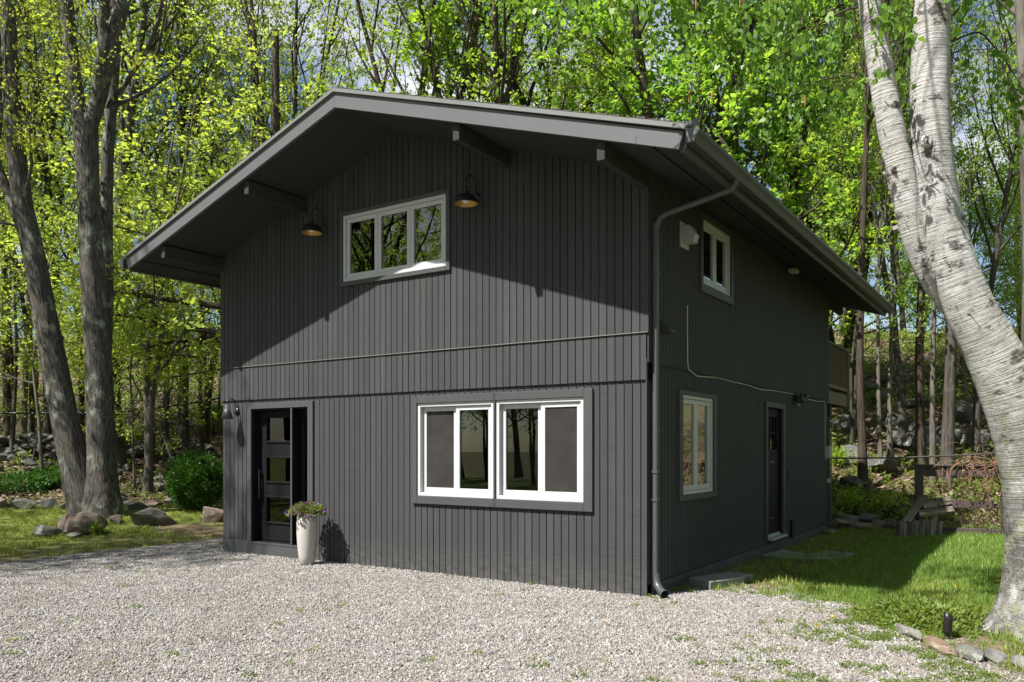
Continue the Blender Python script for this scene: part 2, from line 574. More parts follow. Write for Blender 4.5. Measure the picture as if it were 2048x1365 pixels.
def mat_rock(name, a, b, moss=.3, scale=3.0, mossc=(.09, .11, .03)):
    t = NT(name)
    v = t.coord('Object')
    oi = t.n('ShaderNodeObjectInfo').outputs['Random']
    n1 = t.noise(v, scale, 7, .65)
    c = t.ramp(n1, [(.3, a), (.7, b)])
    c = t.mix(t.rng(t.noise(v, scale * 9, 4, .7), .5, .7, 0, .5), c, tuple(x * .45 for x in a))
    c = t.mix(t.rng(t.noise(v, scale * 1.7, 5), .57, .66, 0, moss), c, mossc)
    c = t.mix(t.rng(t.noise(v, scale * 2.6, 5, .7), .6, .66, 0, .5), c, (.42, .43, .38))
    k = t.n('ShaderNodeHueSaturation')
    t.l(c, k.inputs['Color'])
    t.l(t.rng(oi, 0, 1, .75, 1.25), k.inputs['Value'])
    t.col(k.outputs['Color'])
    t.set(Roughness=.9)
    t.b.inputs['Specular IOR Level'].default_value = .2
    t.bump(t.noise(v, scale * 5, 7, .7), .7, .03)
    return t.m
M['rock_grey'] = mat_rock('grey_gneiss', (.075, .072, .066), (.22, .212, .19), .5)
M['rock_brown'] = mat_rock('brown_boulder', (.10, .072, .056), (.25, .19, .155), .25)
M['rock_pale'] = mat_rock('pale_kerb_stone', (.09, .085, .08), (.22, .21, .195), .2, 5)
M['rock_tan'] = mat_rock('tan_grey_rock', (.13, .115, .098), (.30, .275, .24), .2, 4)
M['rock_orange'] = mat_rock('rusty_kerb_stone', (.13, .085, .055), (.26, .20, .15), .1, 5)
M['rock_dark'] = mat_rock('dark_wall_stone', (.045, .045, .042), (.14, .137, .125), .7)

def mat_gravel():
    t = NT('driveway_gravel')
    oi = t.n('ShaderNodeObjectInfo').outputs['Random']
    c = t.ramp(oi, [(.0, (.10, .098, .097)), (.2, (.22, .215, .21)), (.42, (.31, .29, .27)), (.6, (.34, .31, .278)), (.78, (.42, .402, .38)), (.9, (.28, .225, .185)), (1.0, (.19, .20, .215))])
    c = t.mix(t.rng(t.noise(t.coord('World'), .9, 5, .6), .45, .7, 0, .38), c, (.20, .165, .13))
    c = t.mix(t.rng(t.noise(t.coord('World'), 7, 4, .6), .5, .7, 0, .3), c, (.22, .205, .19))
    t.col(c)
    t.set(Roughness=.8)
    t.b.inputs['Specular IOR Level'].default_value = .25
    return t.m
M['gravel'] = mat_gravel()

def mat_litter():
    t = NT('dry_fallen_leaves')
    oi = t.n('ShaderNodeObjectInfo').outputs['Random']
    t.col(t.ramp(oi, [(0, (.07, .045, .03)), (.35, (.16, .105, .07)), (.7, (.24, .17, .115)), (1, (.31, .24, .175))]))
    t.set(Roughness=.85)
    return t.m
M['litter'] = mat_litter()

def mat_ground():
    t = NT('ground_cover_soil')
    v = t.coord('World')
    gv = t.n('ShaderNodeAttribute', attribute_name='gravel').outputs['Fac']
    fo = t.n('ShaderNodeAttribute', attribute_name='forest').outputs['Fac']
    lw = t.n('ShaderNodeAttribute', attribute_name='lawn').outputs['Fac']
    soil = t.ramp(t.noise(v, 6, 6, .7), [(.3, (.075, .052, .034)), (.7, (.20, .15, .10))])
    lawn = t.ramp(t.noise(v, 9, 6, .7), [(.3, (.065, .085, .022)), (.55, (.12, .15, .03)), (.75, (.20, .18, .08))])
    c = t.mix(lw, soil, lawn)
    lit = t.ramp(t.noise(v, 11, 7, .75), [(.25, (.035, .025, .017)), (.5, (.10, .072, .047)), (.75, (.19, .14, .095))])
    lit = t.mix(t.rng(t.noise(v, .55, 4), .47, .62), lit, (.075, .10, .022))
    c = t.mix(fo, c, lit)
    vo = t.n('ShaderNodeTexVoronoi')
    vo.inputs['Scale'].default_value = 42
    t.l(v, vo.inputs['Vector'])
    sp = t.n('ShaderNodeSeparateColor')
    t.l(vo.outputs['Color'], sp.inputs['Color'])
    gr = t.ramp(sp.outputs['Red'], [(0, (.10, .09, .08)), (.4, (.22, .195, .17)), (.7, (.29, .25, .21)), (1, (.36, .33, .30))])
    gr = t.mix(t.rng(vo.outputs['Distance'], .35, .6, 0, .7), gr, (.11, .10, .09))
    c = t.mix(gv, c, gr)
    t.col(c)
    t.set(Roughness=.95)
    t.b.inputs['Specular IOR Level'].default_value = .1
    t.bump(t.noise(v, 24, 5, .7), .6, .03)
    return t.m
M['ground'] = mat_ground()

def mat_shingle():
    t = NT('asphalt_shingles')
    v = t.coord('World', (1, 1, 1))
    t.col(t.ramp(t.noise(v, 7, 6, .7), [(.3, (.045, .04, .036)), (.6, (.11, .10, .09)), (.8, (.17, .14, .10))]))
    t.set(Roughness=.95)
    t.bump(t.noise(v, 70, 4), .8, .01)
    return t.m
M['shingle'] = mat_shingle()

# ------------------------------------------------------------------ ground sheet
def yb(x):
    return np.interp(x, [-1e3, -9.6, -9.2, -7.5, -7.3, -.1, .05, .5, 1.3, 1.9, 2.35, 3.1, 3.7, 6, 1e3], [-40, -6, 1.7, 1.7, .2, .2, .45, .95, 1.2, .95, .05, -.75, -1.4, -3.2, -60])

def gravel_mask(x, y):
    left = sstep((x + 9.3 + .35 * vnoise(y, x, .9)) / .5 + .5)
    top = sstep((yb(x) - y + .28 * vnoise(x, y, 2.1)) / np.where(x > .2, 1.3, .5) + .5)
    return left * top

def forest_mask(x, y):
    a, d = lat_dep(x, y)
    u = a / np.maximum(d, 5)
    edge = np.interp(u, [-.8, -.3, 0, .3, .7], [20.8, 19.6, 20, 17.4, 15.2])
    return np.maximum(sstep((d - edge + .5 * vnoise(x, y, .8)) / 1.2 + .5), sstep((-2.0 - d) / 3))

def lawn_mask(x, y):
    g, f = gravel_mask(x, y), forest_mask(x, y)
    m = (1 - g) * (1 - f)
    bare = sstep((1.5 - x - .06 * np.maximum(y - 3, 0) + .45 * vnoise(x, y, 1.9)) / .8) * sstep((x + .3) / .2) * sstep((y + .3) / .4)
    bed = sstep(1.25 - np.hypot((x - 3.25) / .8, (y + .35) / .6))
    strip = sstep(1.3 - np.hypot((x + 10.6) / 1.9, (y - 1.7) / .55))
    thin = sstep((x + 11.6 + .6 * vnoise(x, y, 1.3)) / 1.6) * (x < -7)
    return m * (1 - .75 * bare) * (1 - .9 * bed) * (1 - .9 * strip) * (1 - .6 * thin)

def spaced(lo, f0, f1, hi, fine, ratio=1.25):
    c = list(np.arange(f0, f1 + 1e-6, fine))
    s, v = fine, f1
    while v < hi:
        s = min(s * ratio, 30)
        v += s
        c.append(v)
    s, v = fine, f0
    pre = []
    while v > lo:
        s = min(s * ratio, 30)
        v -= s
        pre.append(v)
    return np.array(pre[::-1] + c)

gx = spaced(-420, -34, 16, 420, .22, 1.12)
gy = spaced(-300, -7, 32, 520, .22, 1.12)
GX, GY = np.meshgrid(gx, gy, indexing='ij')
GZ = ground(GX, GY)
nv = np.stack([GX, GY, GZ], -1).reshape(-1, 3)
ii, jj = np.meshgrid(np.arange(len(gx) - 1), np.arange(len(gy) - 1), indexing='ij')
k = (ii * len(gy) + jj).ravel()
gme = np_mesh('ground', nv, 4, np.stack([k, k + len(gy), k + len(gy) + 1, k + 1], -1))
for nm, fn in (('gravel', gravel_mask), ('forest', forest_mask), ('lawn', lawn_mask)):
    a_ = gme.attributes.new(nm, 'FLOAT', 'POINT')
    a_.data.foreach_set('value', fn(nv[:, 0], nv[:, 1]).astype(np.float32))
g_obj = link('ground', gme, M['ground'], kind='structure')

# ------------------------------------------------------------------ the house
house = empty('house', (-3.7, 4.37, 0), 'charcoal two-storey gabled house clad in vertical siding beside the gravel drive', 'house')
HOFF = Vector((-3.7, 4.37, 0))

class Part:
    "mesh under a parent; geometry is written in world coordinates"
    def __init__(s, name, mat, parent=house, kind=None, smooth=False, bev=0):
        s.bm = bmesh.new()
        s.a = (name, mat, parent, kind, smooth, bev)
    def __enter__(s):
        return s.bm
    def __exit__(s, *e):
        n, m, p, k, sm, bv = s.a
        s.o = bm_obj(n, s.bm, m, p, k, sm, HOFF, bv)

def hpart(name, mat, fn, parent=house, kind=None, bev=0, smooth=False):
    p = Part(name, mat, parent, kind, smooth, bev)
    with p as bm:
        fn(bm)
    return p.o

def hbox(name, mat, b, parent=house, bev=0):
    return hpart(name, mat, lambda bm: box(bm, *b), parent, bev=bev)

PEAK, SL, RX = 5.84, .321, -3.69
def soff(x):
    return PEAK - SL * abs(x - RX)

def wb(wall, u0, u1, o0, o1, z0, z1):
    "box on a wall: u along it, o outwards"
    if wall == 'f':
        return (u0, u1, -o1, -o0, z0, z1)
    return (o0, o1, u0, u1, z0, z1)

def strips(bm, wall, us, zb, zt, o0, o1, openings):
    "vertical strips between the breakpoints us, cut by the openings; zt may slope"
    for u0, u1 in zip(us, us[1:]):
        if u1 - u0 < .004:
            continue
        cuts = sorted((z0, z1) for a, b, z0, z1 in openings if a < (u0 + u1) / 2 < b)
        lo = zb(.5 * (u0 + u1)) if callable(zb) else zb
        segs = []
        for z0, z1 in cuts:
            if z0 > lo:
                segs.append((lo, z0, False))
            lo = max(lo, z1)
        segs.append((lo, None, True))
        for z0, z1, topmost in segs:
            t0, t1 = (zt(u0), zt(u1)) if topmost and callable(zt) else ((zt, zt) if topmost else (z1, z1))
            if max(t0, t1) <= z0 + .002:
                continue
            poly = [(u0, z0), (u1, z0), (u1, t1), (u0, t0)]
            if wall == 'f':
                prism(bm, poly, 'y', -o1, -o0)
            else:
                prism(bm, poly, 'x', o0, o1)

def opens_us(u0, u1, openings, extra=()):
    return sorted({u0, u1, *[v for o in openings for v in o[:2] if u0 < v < u1], *[e for e in extra if u0 < e < u1]})

F_OPEN = [(-4.648, -2.795, 3.976, 4.909), (-3.30, -.807, 1.008, 2.222), (-6.655, -5.388, .19, 2.24)]
S_OPEN = [(1.61, 2.68, 3.71, 4.53), (.99, 2.055, 1.07, 2.278), (4.52, 5.39, .2, 2.28)]
Z_FL, Z_BAND, Z_SIDE = 2.906, 2.387, 2.606
W = 7.4

def board_polys(a, b, zb_, zt_):
    "outlines of the pieces of one board, cut and notched by the openings"
    c = .5 * (a + b)
    z0 = zb_(c) if callable(zb_) else zb_
    top = zt_ if callable(zt_) else (lambda u: zt_)
    zmax = max(top(a), top(b))
    segs, nl, nr = [], None, None
    for u0, u1, n0, n1 in sorted(F_OPEN, key=lambda o: o[2]):
        if n1 <= z0 or n0 >= zmax:
            continue
        if u0 <= a and u1 >= b:
            if n0 > z0 + .003:
                segs.append((z0, n0))
            z0 = n1
        elif a < u0 < b:
            nr = (u0, n0, n1)
        elif a < u1 < b:
            nl = (u1, n0, n1)
    segs.append((z0, None))
    out = []
    for q0, q1 in segs:
        ta, tb = (top(a), top(b)) if q1 is None else (q1, q1)
        if max(ta, tb) <= q0 + .003:
            continue
        P = [(a, q0)] if not (nl and nl[1] <= q0) else [(nl[0], q0)]
        if nr:
            e, n0, n1 = nr
            P += [(b, q0), (b, n0), (e, n0)] if n0 > q0 else [(e, q0)]
            P += [(e, n1), (b, n1)]
        else:
            P += [(b, q0)]
        P += [(b, tb)]
        if q1 is None and callable(zt_) and a < RX < b:
            P += [(RX, top(RX))]
        P += [(a, ta)]
        if nl:
            e, n0, n1 = nl
            P += [(a, n1), (e, n1)]
            if n0 > q0:
                P += [(e, n0), (a, n0)]
        out.append(P)
    return out

# gable wall: backing, then one object for each board
gw = hpart('gable_wall', M['groove'], lambda bm: (
    strips(bm, 'f', opens_us(-W + .014, -.014, F_OPEN, (RX,)), Z_BAND, lambda u: soff(u) + .05, -.15, -.013, F_OPEN),
    strips(bm, 'f', opens_us(-W + .02, -.03, F_OPEN), -.3, Z_BAND, -.15, -.040, F_OPEN)))
NB = 73
bw = W / NB
cache = {}
for i in range(NB):
    u0, u1 = -W + i * bw + (.006 if i else 0), -W + (i + 1) * bw - (.006 if i < NB - 1 else 0)
    jit = float(rng.normal(0, .0007))
    for nm, zb_, zt_, o0, o1 in (('upper', Z_FL + .004, lambda u: soff(u) + .03, -.0128, jit),
                                ('band', Z_BAND, Z_FL, -.0128, -.002 + jit),
                                ('lower', (lambda u: .2 if u < -6.72 else -.12), Z_BAND + .03, -.0395, -.026 + jit)):
        a, b = u0, u1
        if nm != 'upper' and i == NB - 1:
            b -= .03
        if nm == 'lower' and i == 0:
            a += .03
        for poly in board_polys(a, b, zb_, zt_):
            hpart('board', M['siding'], lambda bm: prism(bm, poly, 'y', -o1, -o0), gw)
hpart('flashing', M['flash'], lambda bm: prism(bm, [(.002, Z_FL - .002), (-.014, Z_FL - .004), (-.014, Z_FL + .003), (.002, Z_FL + .007)], 'x', -7.33, -.002), gw)

# eave wall on the sunless side, its boards a few pixels wide each
sw = hpart('eave_wall', M['groove'], lambda bm: (
    strips(bm, 's', opens_us(.16, 8.74, S_OPEN), Z_SIDE, soff(0) + .05, -.15, -.013, S_OPEN),
    strips(bm, 's', opens_us(.16, 8.72, S_OPEN), .12, Z_SIDE, -.15, -.036, S_OPEN)))
def side_boards(bm):
    n = 86
    w = 8.74 / n
    for i in range(n):
        a, b = i * w + .006, (i + 1) * w - .006
        strips(bm, 's', opens_us(a, b, S_OPEN), Z_SIDE - .03, soff(0) + .04, -.0128, 0, S_OPEN)
        strips(bm, 's', opens_us(a, min(b, 8.71), S_OPEN), .133, Z_SIDE + .02, -.0355, -.022, S_OPEN)
hpart('siding_boards', M['siding'], side_boards, sw, 'stuff')
hbox('corner_board', M['trim'], (-.15, -.0365, .151, .1595, .0, 4.7), sw)
# far walls, floors and partitions
hbox('far_eave_wall', M['siding'], (-7.385, -7.25, .16, 8.74, -.2, 4.7))
hpart('far_gable_wall', M['siding'], lambda bm: strips(bm, 'f', [-7.25, RX, -.15], -.2, lambda u: soff(u) + .04, -8.74, -8.6, []))
hbox('foundation', M['concrete'], (-.3, -.03, .045, 8.74, -.4, .12))
hbox('foundation', M['concrete'], (-7.36, -6.72, .03, .3, -.4, .199))
hbox('ground_floor', M['interiorwood'], (-7.25, -.3, .16, 8.6, .02, .14))
hbox('upper_floor', M['interior'], (-7.25, -.15, .16, 8.6, 2.42, 2.58))
hbox('partition', M['interior'], (-7.25, -.15, 3.3, 3.4, .14, 2.42))
hbox('partition', M['interior'], (-7.25, -.15, 3.3, 3.4, 2.58, 4.7))
hbox('partition', M['interiorwood'], (-1.95, -1.9, 1.6, 3.3, .14, 2.42))
# a stair seen through the right-hand window
hpart('staircase', M['interiordark'], lambda bm: prism(bm, [(-2.6, .14), (-.5, .14), (-.5, .7), (-2.6, 2.1)], 'y', 1.0, 1.06))
def curt(bm):
    n = 9
    g = []
    for r, z in enumerate(np.linspace(.95, 2.2, 8)):
        row = []
        for k in range(n):
            t = k / (n - 1)
            wd = .10 + .18 * (1 - r / 7)
            row.append(bm.verts.new((-3.22 + wd * t, .42 + .03 * math.sin(k * 2.4), z)))
        g.append(row)
    for r in range(7):
        for k in range(n - 1):
            bm.faces.new((g[r][k], g[r][k + 1], g[r + 1][k + 1], g[r + 1][k]))
    bmesh.ops.solidify(bm, geom=list(bm.faces), thickness=.004)
hpart('curtain', M['curtain'], curt, smooth=True)

# ---- roof
YF, YB_ = -1.1, 10.14
XL, XR = -8.22, .84
TH = .186
def roof_side(s, xe):
    x0 = RX
    def slab(bm, zo0, zo1, y0, y1, xe_=xe):
        prism(bm, [(x0, PEAK + zo0), (xe_, soff(xe_) + zo0), (xe_ + s * SL * (zo1 - zo0) * .9, soff(xe_) + zo1 - .1 * SL * SL * (zo1 - zo0)), (x0, PEAK + zo1)], 'y', y0, y1)
    deck = hpart('roof', M['shingle'], lambda bm: slab(bm, .04, TH + .015, YF + .045, YB_ - .045))
    hpart('soffit', M['soffit'], lambda bm: slab(bm, .012, .039, YF + .045, YB_ - .045, xe - s * .03), deck)
    hbox('soffit_seam', M['groove'], (min(xe - s * .34, xe - s * .325), max(xe - s * .34, xe - s * .325), YF + .05, YB_ - .05, soff(xe - s * .33) + .004, soff(xe - s * .33) + .03), deck)
    def rake(bm, y0, y1):
        dx = s * .05
        prism(bm, [(x0 + s * .001, PEAK), (xe - dx, soff(xe - dx)), (xe, soff(xe) + TH - .02), (x0 + s * .001, PEAK + TH)], 'y', y0, y1)
    hpart('fascia', M['fascia'], lambda bm: rake(bm, YF, YF + .04), deck)
    hpart('fascia', M['fascia'], lambda bm: rake(bm, YB_ - .04, YB_), deck)
    hpart('eave_fascia', M['trim'], lambda bm: prism(bm, [(xe - s * .05, soff(xe) + .0), (xe - s * .01, soff(xe) - .01), (xe + s * .03, soff(xe) + .14), (xe - s * .03, soff(xe) + .16)], 'y', YF + .041, YB_ - .041), deck)
    def drip(bm):
        for (y0, y1, z0, z1) in ((YF - .022, YF + .02, TH + .006, TH + .046),):
            prism(bm, [(x0, PEAK + z0), (xe + s * .03, soff(xe + s * .03) + z0), (xe + s * .04, soff(xe + s * .03) + z1), (x0, PEAK + z1)], 'y', y0, y1)
        prism(bm, [(x0, PEAK + TH + .001), (xe + s * .03, soff(xe + s * .03) + TH + .001), (xe + s * .03, soff(xe + s * .03) + TH + .0055), (x0, PEAK + TH + .0055)], 'y', YF - .03, YF + .02)
    hpart('drip_edge', M['drip'], drip, deck)
    # shingle courses lapping down the slope, their ragged ends showing above the drip edge
    def courses(bm):
        L = abs(xe - x0)
        n = 34
        for i in range(n):
            t0, t1 = i / n * L, (i + 1.15) / n * L
            xa, xb = x0 + s * t0, x0 + s * min(t1, L + .05)
            y = YF - .018
            while y < YB_:
                wd = .9 if y > 1.5 else .31
                e = float(rng.normal(0, .006))
                za, zc = PEAK - SL * abs(xa - x0) + TH + .047, PEAK - SL * abs(xb - x0) + TH + .047
                prism(bm, [(xa, za), (xb, zc + .010), (xb, zc + .021 + e), (xa, za + .006)], 'y', y + .003, min(y + wd, YB_ + .02) - .003)
                y += wd
    hpart('shingles', M['shingle'], courses, deck, 'stuff')
    # gutter with its end cap
    zb_ = soff(xe) + .045
    g0 = xe + s * .035
    out = [(g0, zb_ + .13), (g0, zb_), (g0 + s * .075, zb_), (g0 + s * .10, zb_ + .055), (g0 + s * .125, zb_ + .09), (g0 + s * .125, zb_ + .125)]
    inn = [(g0 + s * .112, zb_ + .125), (g0 + s * .112, zb_ + .094), (g0 + s * .088, zb_ + .06), (g0 + s * .068, zb_ + .010), (g0 + s * .010, zb_ + .010), (g0 + s * .010, zb_ + .13)]
    gt = hpart('gutter', M['gutter'], lambda bm: prism(bm, out + inn, 'y', YF - .02, YB_))
    hpart('end_cap', M['fascia'], lambda bm: prism(bm, [(p[0] + s * .002, p[1]) for p in out[:1]] + out[1:], 'y', YF - .034, YF - .0205), gt)
    hpart('end_cap', M['gutter'], lambda bm: prism(bm, out, 'y', YB_ + .001, YB_ + .013), gt)
    if s > 0:
        hpart('end_flap', M['fascia'], lambda bm: prism(bm, [(g0 - .02, zb_ + .15), (g0 + .125, zb_ + .14), (g0 + .105, zb_ + .21), (g0 - .03, zb_ + .175)], 'y', YF - .03, YF - .015), gt)
    return gt
gut = roof_side(1, XR)
roof_side(-1, XL)
for x in (-7.355, -5.44, -1.85, -.046):
    hpart('outrigger_beam', M['soffit'], lambda bm: box(bm, x - .044, x + .044, YF + .06, .002, min(soff(x - .044), soff(x + .044)) - .175, min(soff(x - .044), soff(x + .044)) + .010), bev=.004)
for x in (-.046,):
    hpart('outrigger_beam', M['soffit'], lambda bm: box(bm, x - .044, x + .044, 8.75, YB_ - .06, soff(x + .044) - .175, soff(x + .044) + .010))

# ---- downspout
sp_y = .12
zt = soff(XR) + .05
ds = hpart('downspout', M['spout'], lambda bm: box(bm, .005, .062, sp_y - .034, sp_y + .034, .23, 4.12), bev=.008)
ds_pts = [(XR + .085, .12, zt + .01), (XR + .085, .12, zt - .05), (XR + .04, .12, zt - .10), (.16, .12, 4.20), (.075, .12, 4.16), (.036, .12, 4.05)]
def spout(bm_pts, rad):
    V, Fq, _ = tube_arrays(np.array(bm_pts) - np.array(HOFF), rad, 8)
    return np_mesh('elbow', V, 4, Fq)
link('elbow', spout(ds_pts, [.036] * 6), M['spout'], ds)
V, Fq, _ = tube_arrays(np.array([(.04, sp_y, .26), (.045, sp_y - .005, .19), (.06, sp_y - .02, .13), (.10, sp_y - .05, .09), (.15, sp_y - .09, .065), (.19, sp_y - .12, .055)]) - np.array(HOFF), [.043, .042, .046, .044, .048, .046], 8)
link('kick_out', np_mesh('kick_out', V, 4, Fq, smooth=False), M['spout'], ds)
for z in (1.05, 1.36, 3.55):
    hbox('strap', M['spout'], (-.015, .068, sp_y - .042, sp_y + .042, z, z + .03), ds)

# ---- windows
def window(wall, u0, u1, z0, z1, bounds, o=0.0, fw=.045, glass='glass', casing=None, screens=(), recess=(), casing_w=None):
    win = hpart('window', M['vinyl'], lambda bm: (
        box(bm, *wb(wall, u0, u0 + fw, o - .10, o + .012, z0, z1)), box(bm, *wb(wall, u1 - fw, u1, o - .10, o + .012, z0, z1)),
        box(bm, *wb(wall, u0 + fw, u1 - fw, o - .10, o + .012, z0, z0 + fw)), box(bm, *wb(wall, u0 + fw, u1 - fw, o - .10, o + .012, z1 - fw, z1))), bev=.003)
    for i, (a, b) in enumerate(bounds):
        oo = o - .012 - (.035 if i in recess else 0)
        s = .058
        a2, b2, c2, d2 = a + .002, b - .002, z0 + fw + .002, z1 - fw - .002
        sash = hpart('sash', M['vinyl'], lambda bm: (
            box(bm, *wb(wall, a2, a2 + s, oo - .04, oo, c2, d2)), box(bm, *wb(wall, b2 - s, b2, oo - .04, oo, c2, d2)),
            box(bm, *wb(wall, a2 + s, b2 - s, oo - .04, oo, c2, c2 + s * 1.1)), box(bm, *wb(wall, a2 + s, b2 - s, oo - .04, oo, d2 - s, d2))), win, bev=.003)
        hbox('pane', M[glass], wb(wall, a2 + s - .004, b2 - s + .004, oo - .026, oo - .020, c2 + s, d2 - s + .004), win)
        if i in screens:
            hpart('insect_screen', M['screen'], lambda bm: box(bm, *wb(wall, a2 + s * .9, b2 - s * .9, oo - .014, oo - .0125, c2 + s * .98, d2 - s * .9)), win)
    if casing:
        c0, c1, d0, d1 = casing
        for b in ((c0, u0 - .001, d0, d1), (u1 + .001, c1, d0, d1), (u0 - .001, u1 + .001, z1 + .001, d1), (u0 - .001, u1 + .001, d0, z0 - .001)):
            hpart('trim_board', M['trim'], lambda bm: box(bm, *wb(wall, b[0] + .0008, b[1] - .0008, o - .005, o + .034, b[2], b[3])), win, bev=.003)
    return win

window('f', -4.648, -2.795, 3.976, 4.909, [(-4.603, -4.012), (-4.012, -3.425), (-3.425, -2.840)], casing=(-4.70, -2.73, 3.915, 4.955))
lo = -.026
window('f', -3.30, -2.068, 1.008, 2.222, [(-3.255, -2.682), (-2.682, -2.113)], o=lo, glass='glasslow', casing=(-3.384, -2.053, .905, 2.318), screens=(0,), recess=(0,))
wr = window('f', -2.036, -.807, 1.008, 2.222, [(-1.991, -1.405), (-1.405, -.852)], o=lo, glass='glasslow', casing=(-2.0525, -.688, .905, 2.318), screens=(1,), recess=(0,))
window('s', 1.61, 2.68, 3.71, 4.53, [(1.65, 2.145), (2.145, 2.64)], fw=.04, casing=(1.53, 2.77, 3.60, 4.60))
window('s', .99, 2.055, 1.07, 2.278, [(1.03, 1.522), (1.522, 2.015)], o=-.022, fw=.04, casing=(.88, 2.15, 1.0, 2.33))

# ---- entry with a recessed door and sidelight
D = .16
ent = hpart('entry_frame', M['trim'], lambda bm: (
    box(bm, -6.75, -6.655, -.006, .04, .19, 2.325), box(bm, -5.388, -5.277, -.006, .04, .19, 2.325), box(bm, -6.6545, -5.3885, -.006, .04, 2.24, 2.325),
    box(bm, -5.757, -5.722, -.002, .2, .20, 2.235)), bev=.003)
hpart('jamb', M['door'], lambda bm: (box(bm, -6.668, -6.642, .041, .24, .19, 2.235), box(bm, -5.40, -5.375, .041, .24, .19, 2.235), box(bm, -6.64, -5.402, .041, .24, 2.215, 2.238), box(bm, -5.7215, -5.716, .0, .2, .20, 2.215)), ent)
hpart('door_sill', M['trim'], lambda bm: (box(bm, -6.75, -5.285, -.012, .05, -.02, .165), box(bm, -6.72, -5.31, -.018, .24, .1655, .189)), ent)
door = hpart('door', M['door'], lambda bm: (
    box(bm, -6.64, -6.50, D, D + .05, .21, 2.21), box(bm, -5.88, -5.757, D, D + .05, .21, 2.21),
    box(bm, -6.4995, -5.8805, D, D + .05, .21, .468), box(bm, -6.4995, -5.8805, D, D + .05, .898, 1.095), box(bm, -6.4995, -5.8805, D, D + .05, 1.514, 1.718), box(bm, -6.4995, -5.8805, D, D + .05, 2.132, 2.21)))
for z0, z1 in ((.468, .898), (1.095, 1.514), (1.718, 2.132)):
    hbox('pane', M['glasslow'], (-6.495, -5.885, D + .02, D + .026, z0 + .004, z1 - .004), door)
    hpart('lite_moulding', M['door'], lambda bm: (
        box(bm, -6.50, -5.88, D - .018, D + .019, z0, z0 + .03), box(bm, -6.50, -5.88, D - .018, D + .019, z1 - .03, z1),
        box(bm, -6.50, -6.47, D - .018, D + .019, z0 + .031, z1 - .031), box(bm, -5.91, -5.88, D - .018, D + .019, z0 + .031, z1 - .031)), door, bev=.004)
hpart('handle', M['blackmetal'], lambda bm: (box(bm, -6.60, -6.575, D - .07, D - .045, .84, 1.30), box(bm, -6.60, -6.575, D - .046, D, .88, .91), box(bm, -6.60, -6.575, D - .046, D, 1.23, 1.26), box(bm, -6.61, -6.565, D - .02, D, 1.0, 1.14)), door, bev=.004)
sl = hpart('sidelight', M['door'], lambda bm: (
    box(bm, -5.715, -5.64, D, D + .05, .21, 2.21), box(bm, -5.44, -5.402, D, D + .05, .21, 2.21), box(bm, -5.6395, -5.4405, D, D + .05, .21, .32), box(bm, -5.6395, -5.4405, D, D + .05, 2.10, 2.21)))
hbox('pane', M['glasslow'], (-5.642, -5.438, D + .02, D + .026, .318, 2.102), sl)

# ---- side door
sd = hpart('side_door', M['door'], lambda bm: (
    box(bm, -.10, -.06, 4.53, 5.38, .26, 1.62), box(bm, -.10, -.06, 4.53, 4.66, 1.62, 2.27), box(bm, -.10, -.06, 5.25, 5.38, 1.62, 2.27), box(bm, -.10, -.06, 4.66, 5.25, 2.14, 2.27)))
for i in range(3):
    for j in range(2):
        a = 4.66 + i * .1967
        b = 1.62 + j * .26
        hbox('pane', M['glasslow'], (-.082, -.077, a + .008, a + .188, b + .008, b + .252), sd)
hpart('muntin', M['door'], lambda bm: (box(bm, -.093, -.064, 4.8487, 4.8647, 1.62, 2.14), box(bm, -.093, -.064, 5.0454, 5.0614, 1.62, 2.14), box(bm, -.0925, -.0645, 4.66, 5.25, 1.872, 1.888)), sd)
hpart('mail_slot', M['spout'], lambda bm: (box(bm, -.06, -.052, 4.82, 5.05, 1.40, 1.43), box(bm, -.06, -.053, 4.80, 5.08, .50, .52)), sd)
hpart('door_casing', M['trim'], lambda bm: (box(bm, -.0215, .008, 4.42, 4.519, .2, 2.36), box(bm, -.0215, .008, 5.391, 5.49, .2, 2.36), box(bm, -.0215, .008, 4.5195, 5.3905, 2.281, 2.36)), sd)
hpart('threshold', M['whiteplastic'], lambda bm: (box(bm, -.10, .07, 4.54, 5.40, .19, .225), box(bm, -.10, -.05, 4.53, 5.38, .2251, .2595)), sd)

# ---- fittings on the eave wall
vt = hpart('vent_plate', M['whiteplastic'], lambda bm: box(bm, 0, .012, .90, 1.16, 4.03, 4.33))
hpart('vent_hood', M['whiteplastic'], lambda bm: (prism(bm, [(.0125, 4.08), (.14, 4.08), (.17, 4.17), (.09, 4.29), (.0125, 4.29)], 'y', .96, 1.10)), vt, bev=.004)
hpart('vent_hood', M['trim'], lambda bm: prism(bm, [(0, 2.94), (.115, 2.94), (.118, 2.955), (.02, 3.07), (0, 3.07)], 'y', .33, .48), bev=.003)
hpart('soffit_light', M['whiteplastic'], lambda bm: box(bm, .07, .20, 5.42, 5.62, soff(.2) - .055, soff(.2) + .01), bev=.01)
hpart('meter_box', M['whiteplastic'], lambda bm: box(bm, -.02, .07, 8.50, 8.69, 1.44, 1.68), bev=.008)
hpart('outlet_box', M['whiteplastic'], lambda bm: box(bm, -.02, .04, 8.6, 8.71, .95, 1.04), bev=.006)
hpart('vent_pipe', M['blackmetal'], lambda bm: lathe(bm, [(.0, .1), (.03, .1), (.03, .40), (.0, .40)], 12, (.01, 5.94, 0)))
tor = []
for k in range(17):
    a = k / 16 * 2 * math.pi
    tor.append((.0 - HOFF.x, 5.815 + .055 * math.cos(a) - HOFF.y, 1.185 + .075 * math.sin(a)))
link('hose_ring', tubes_mesh('hose_ring', [tube_arrays(tor, [.008] * 17, 6)]), M['spout'], house)
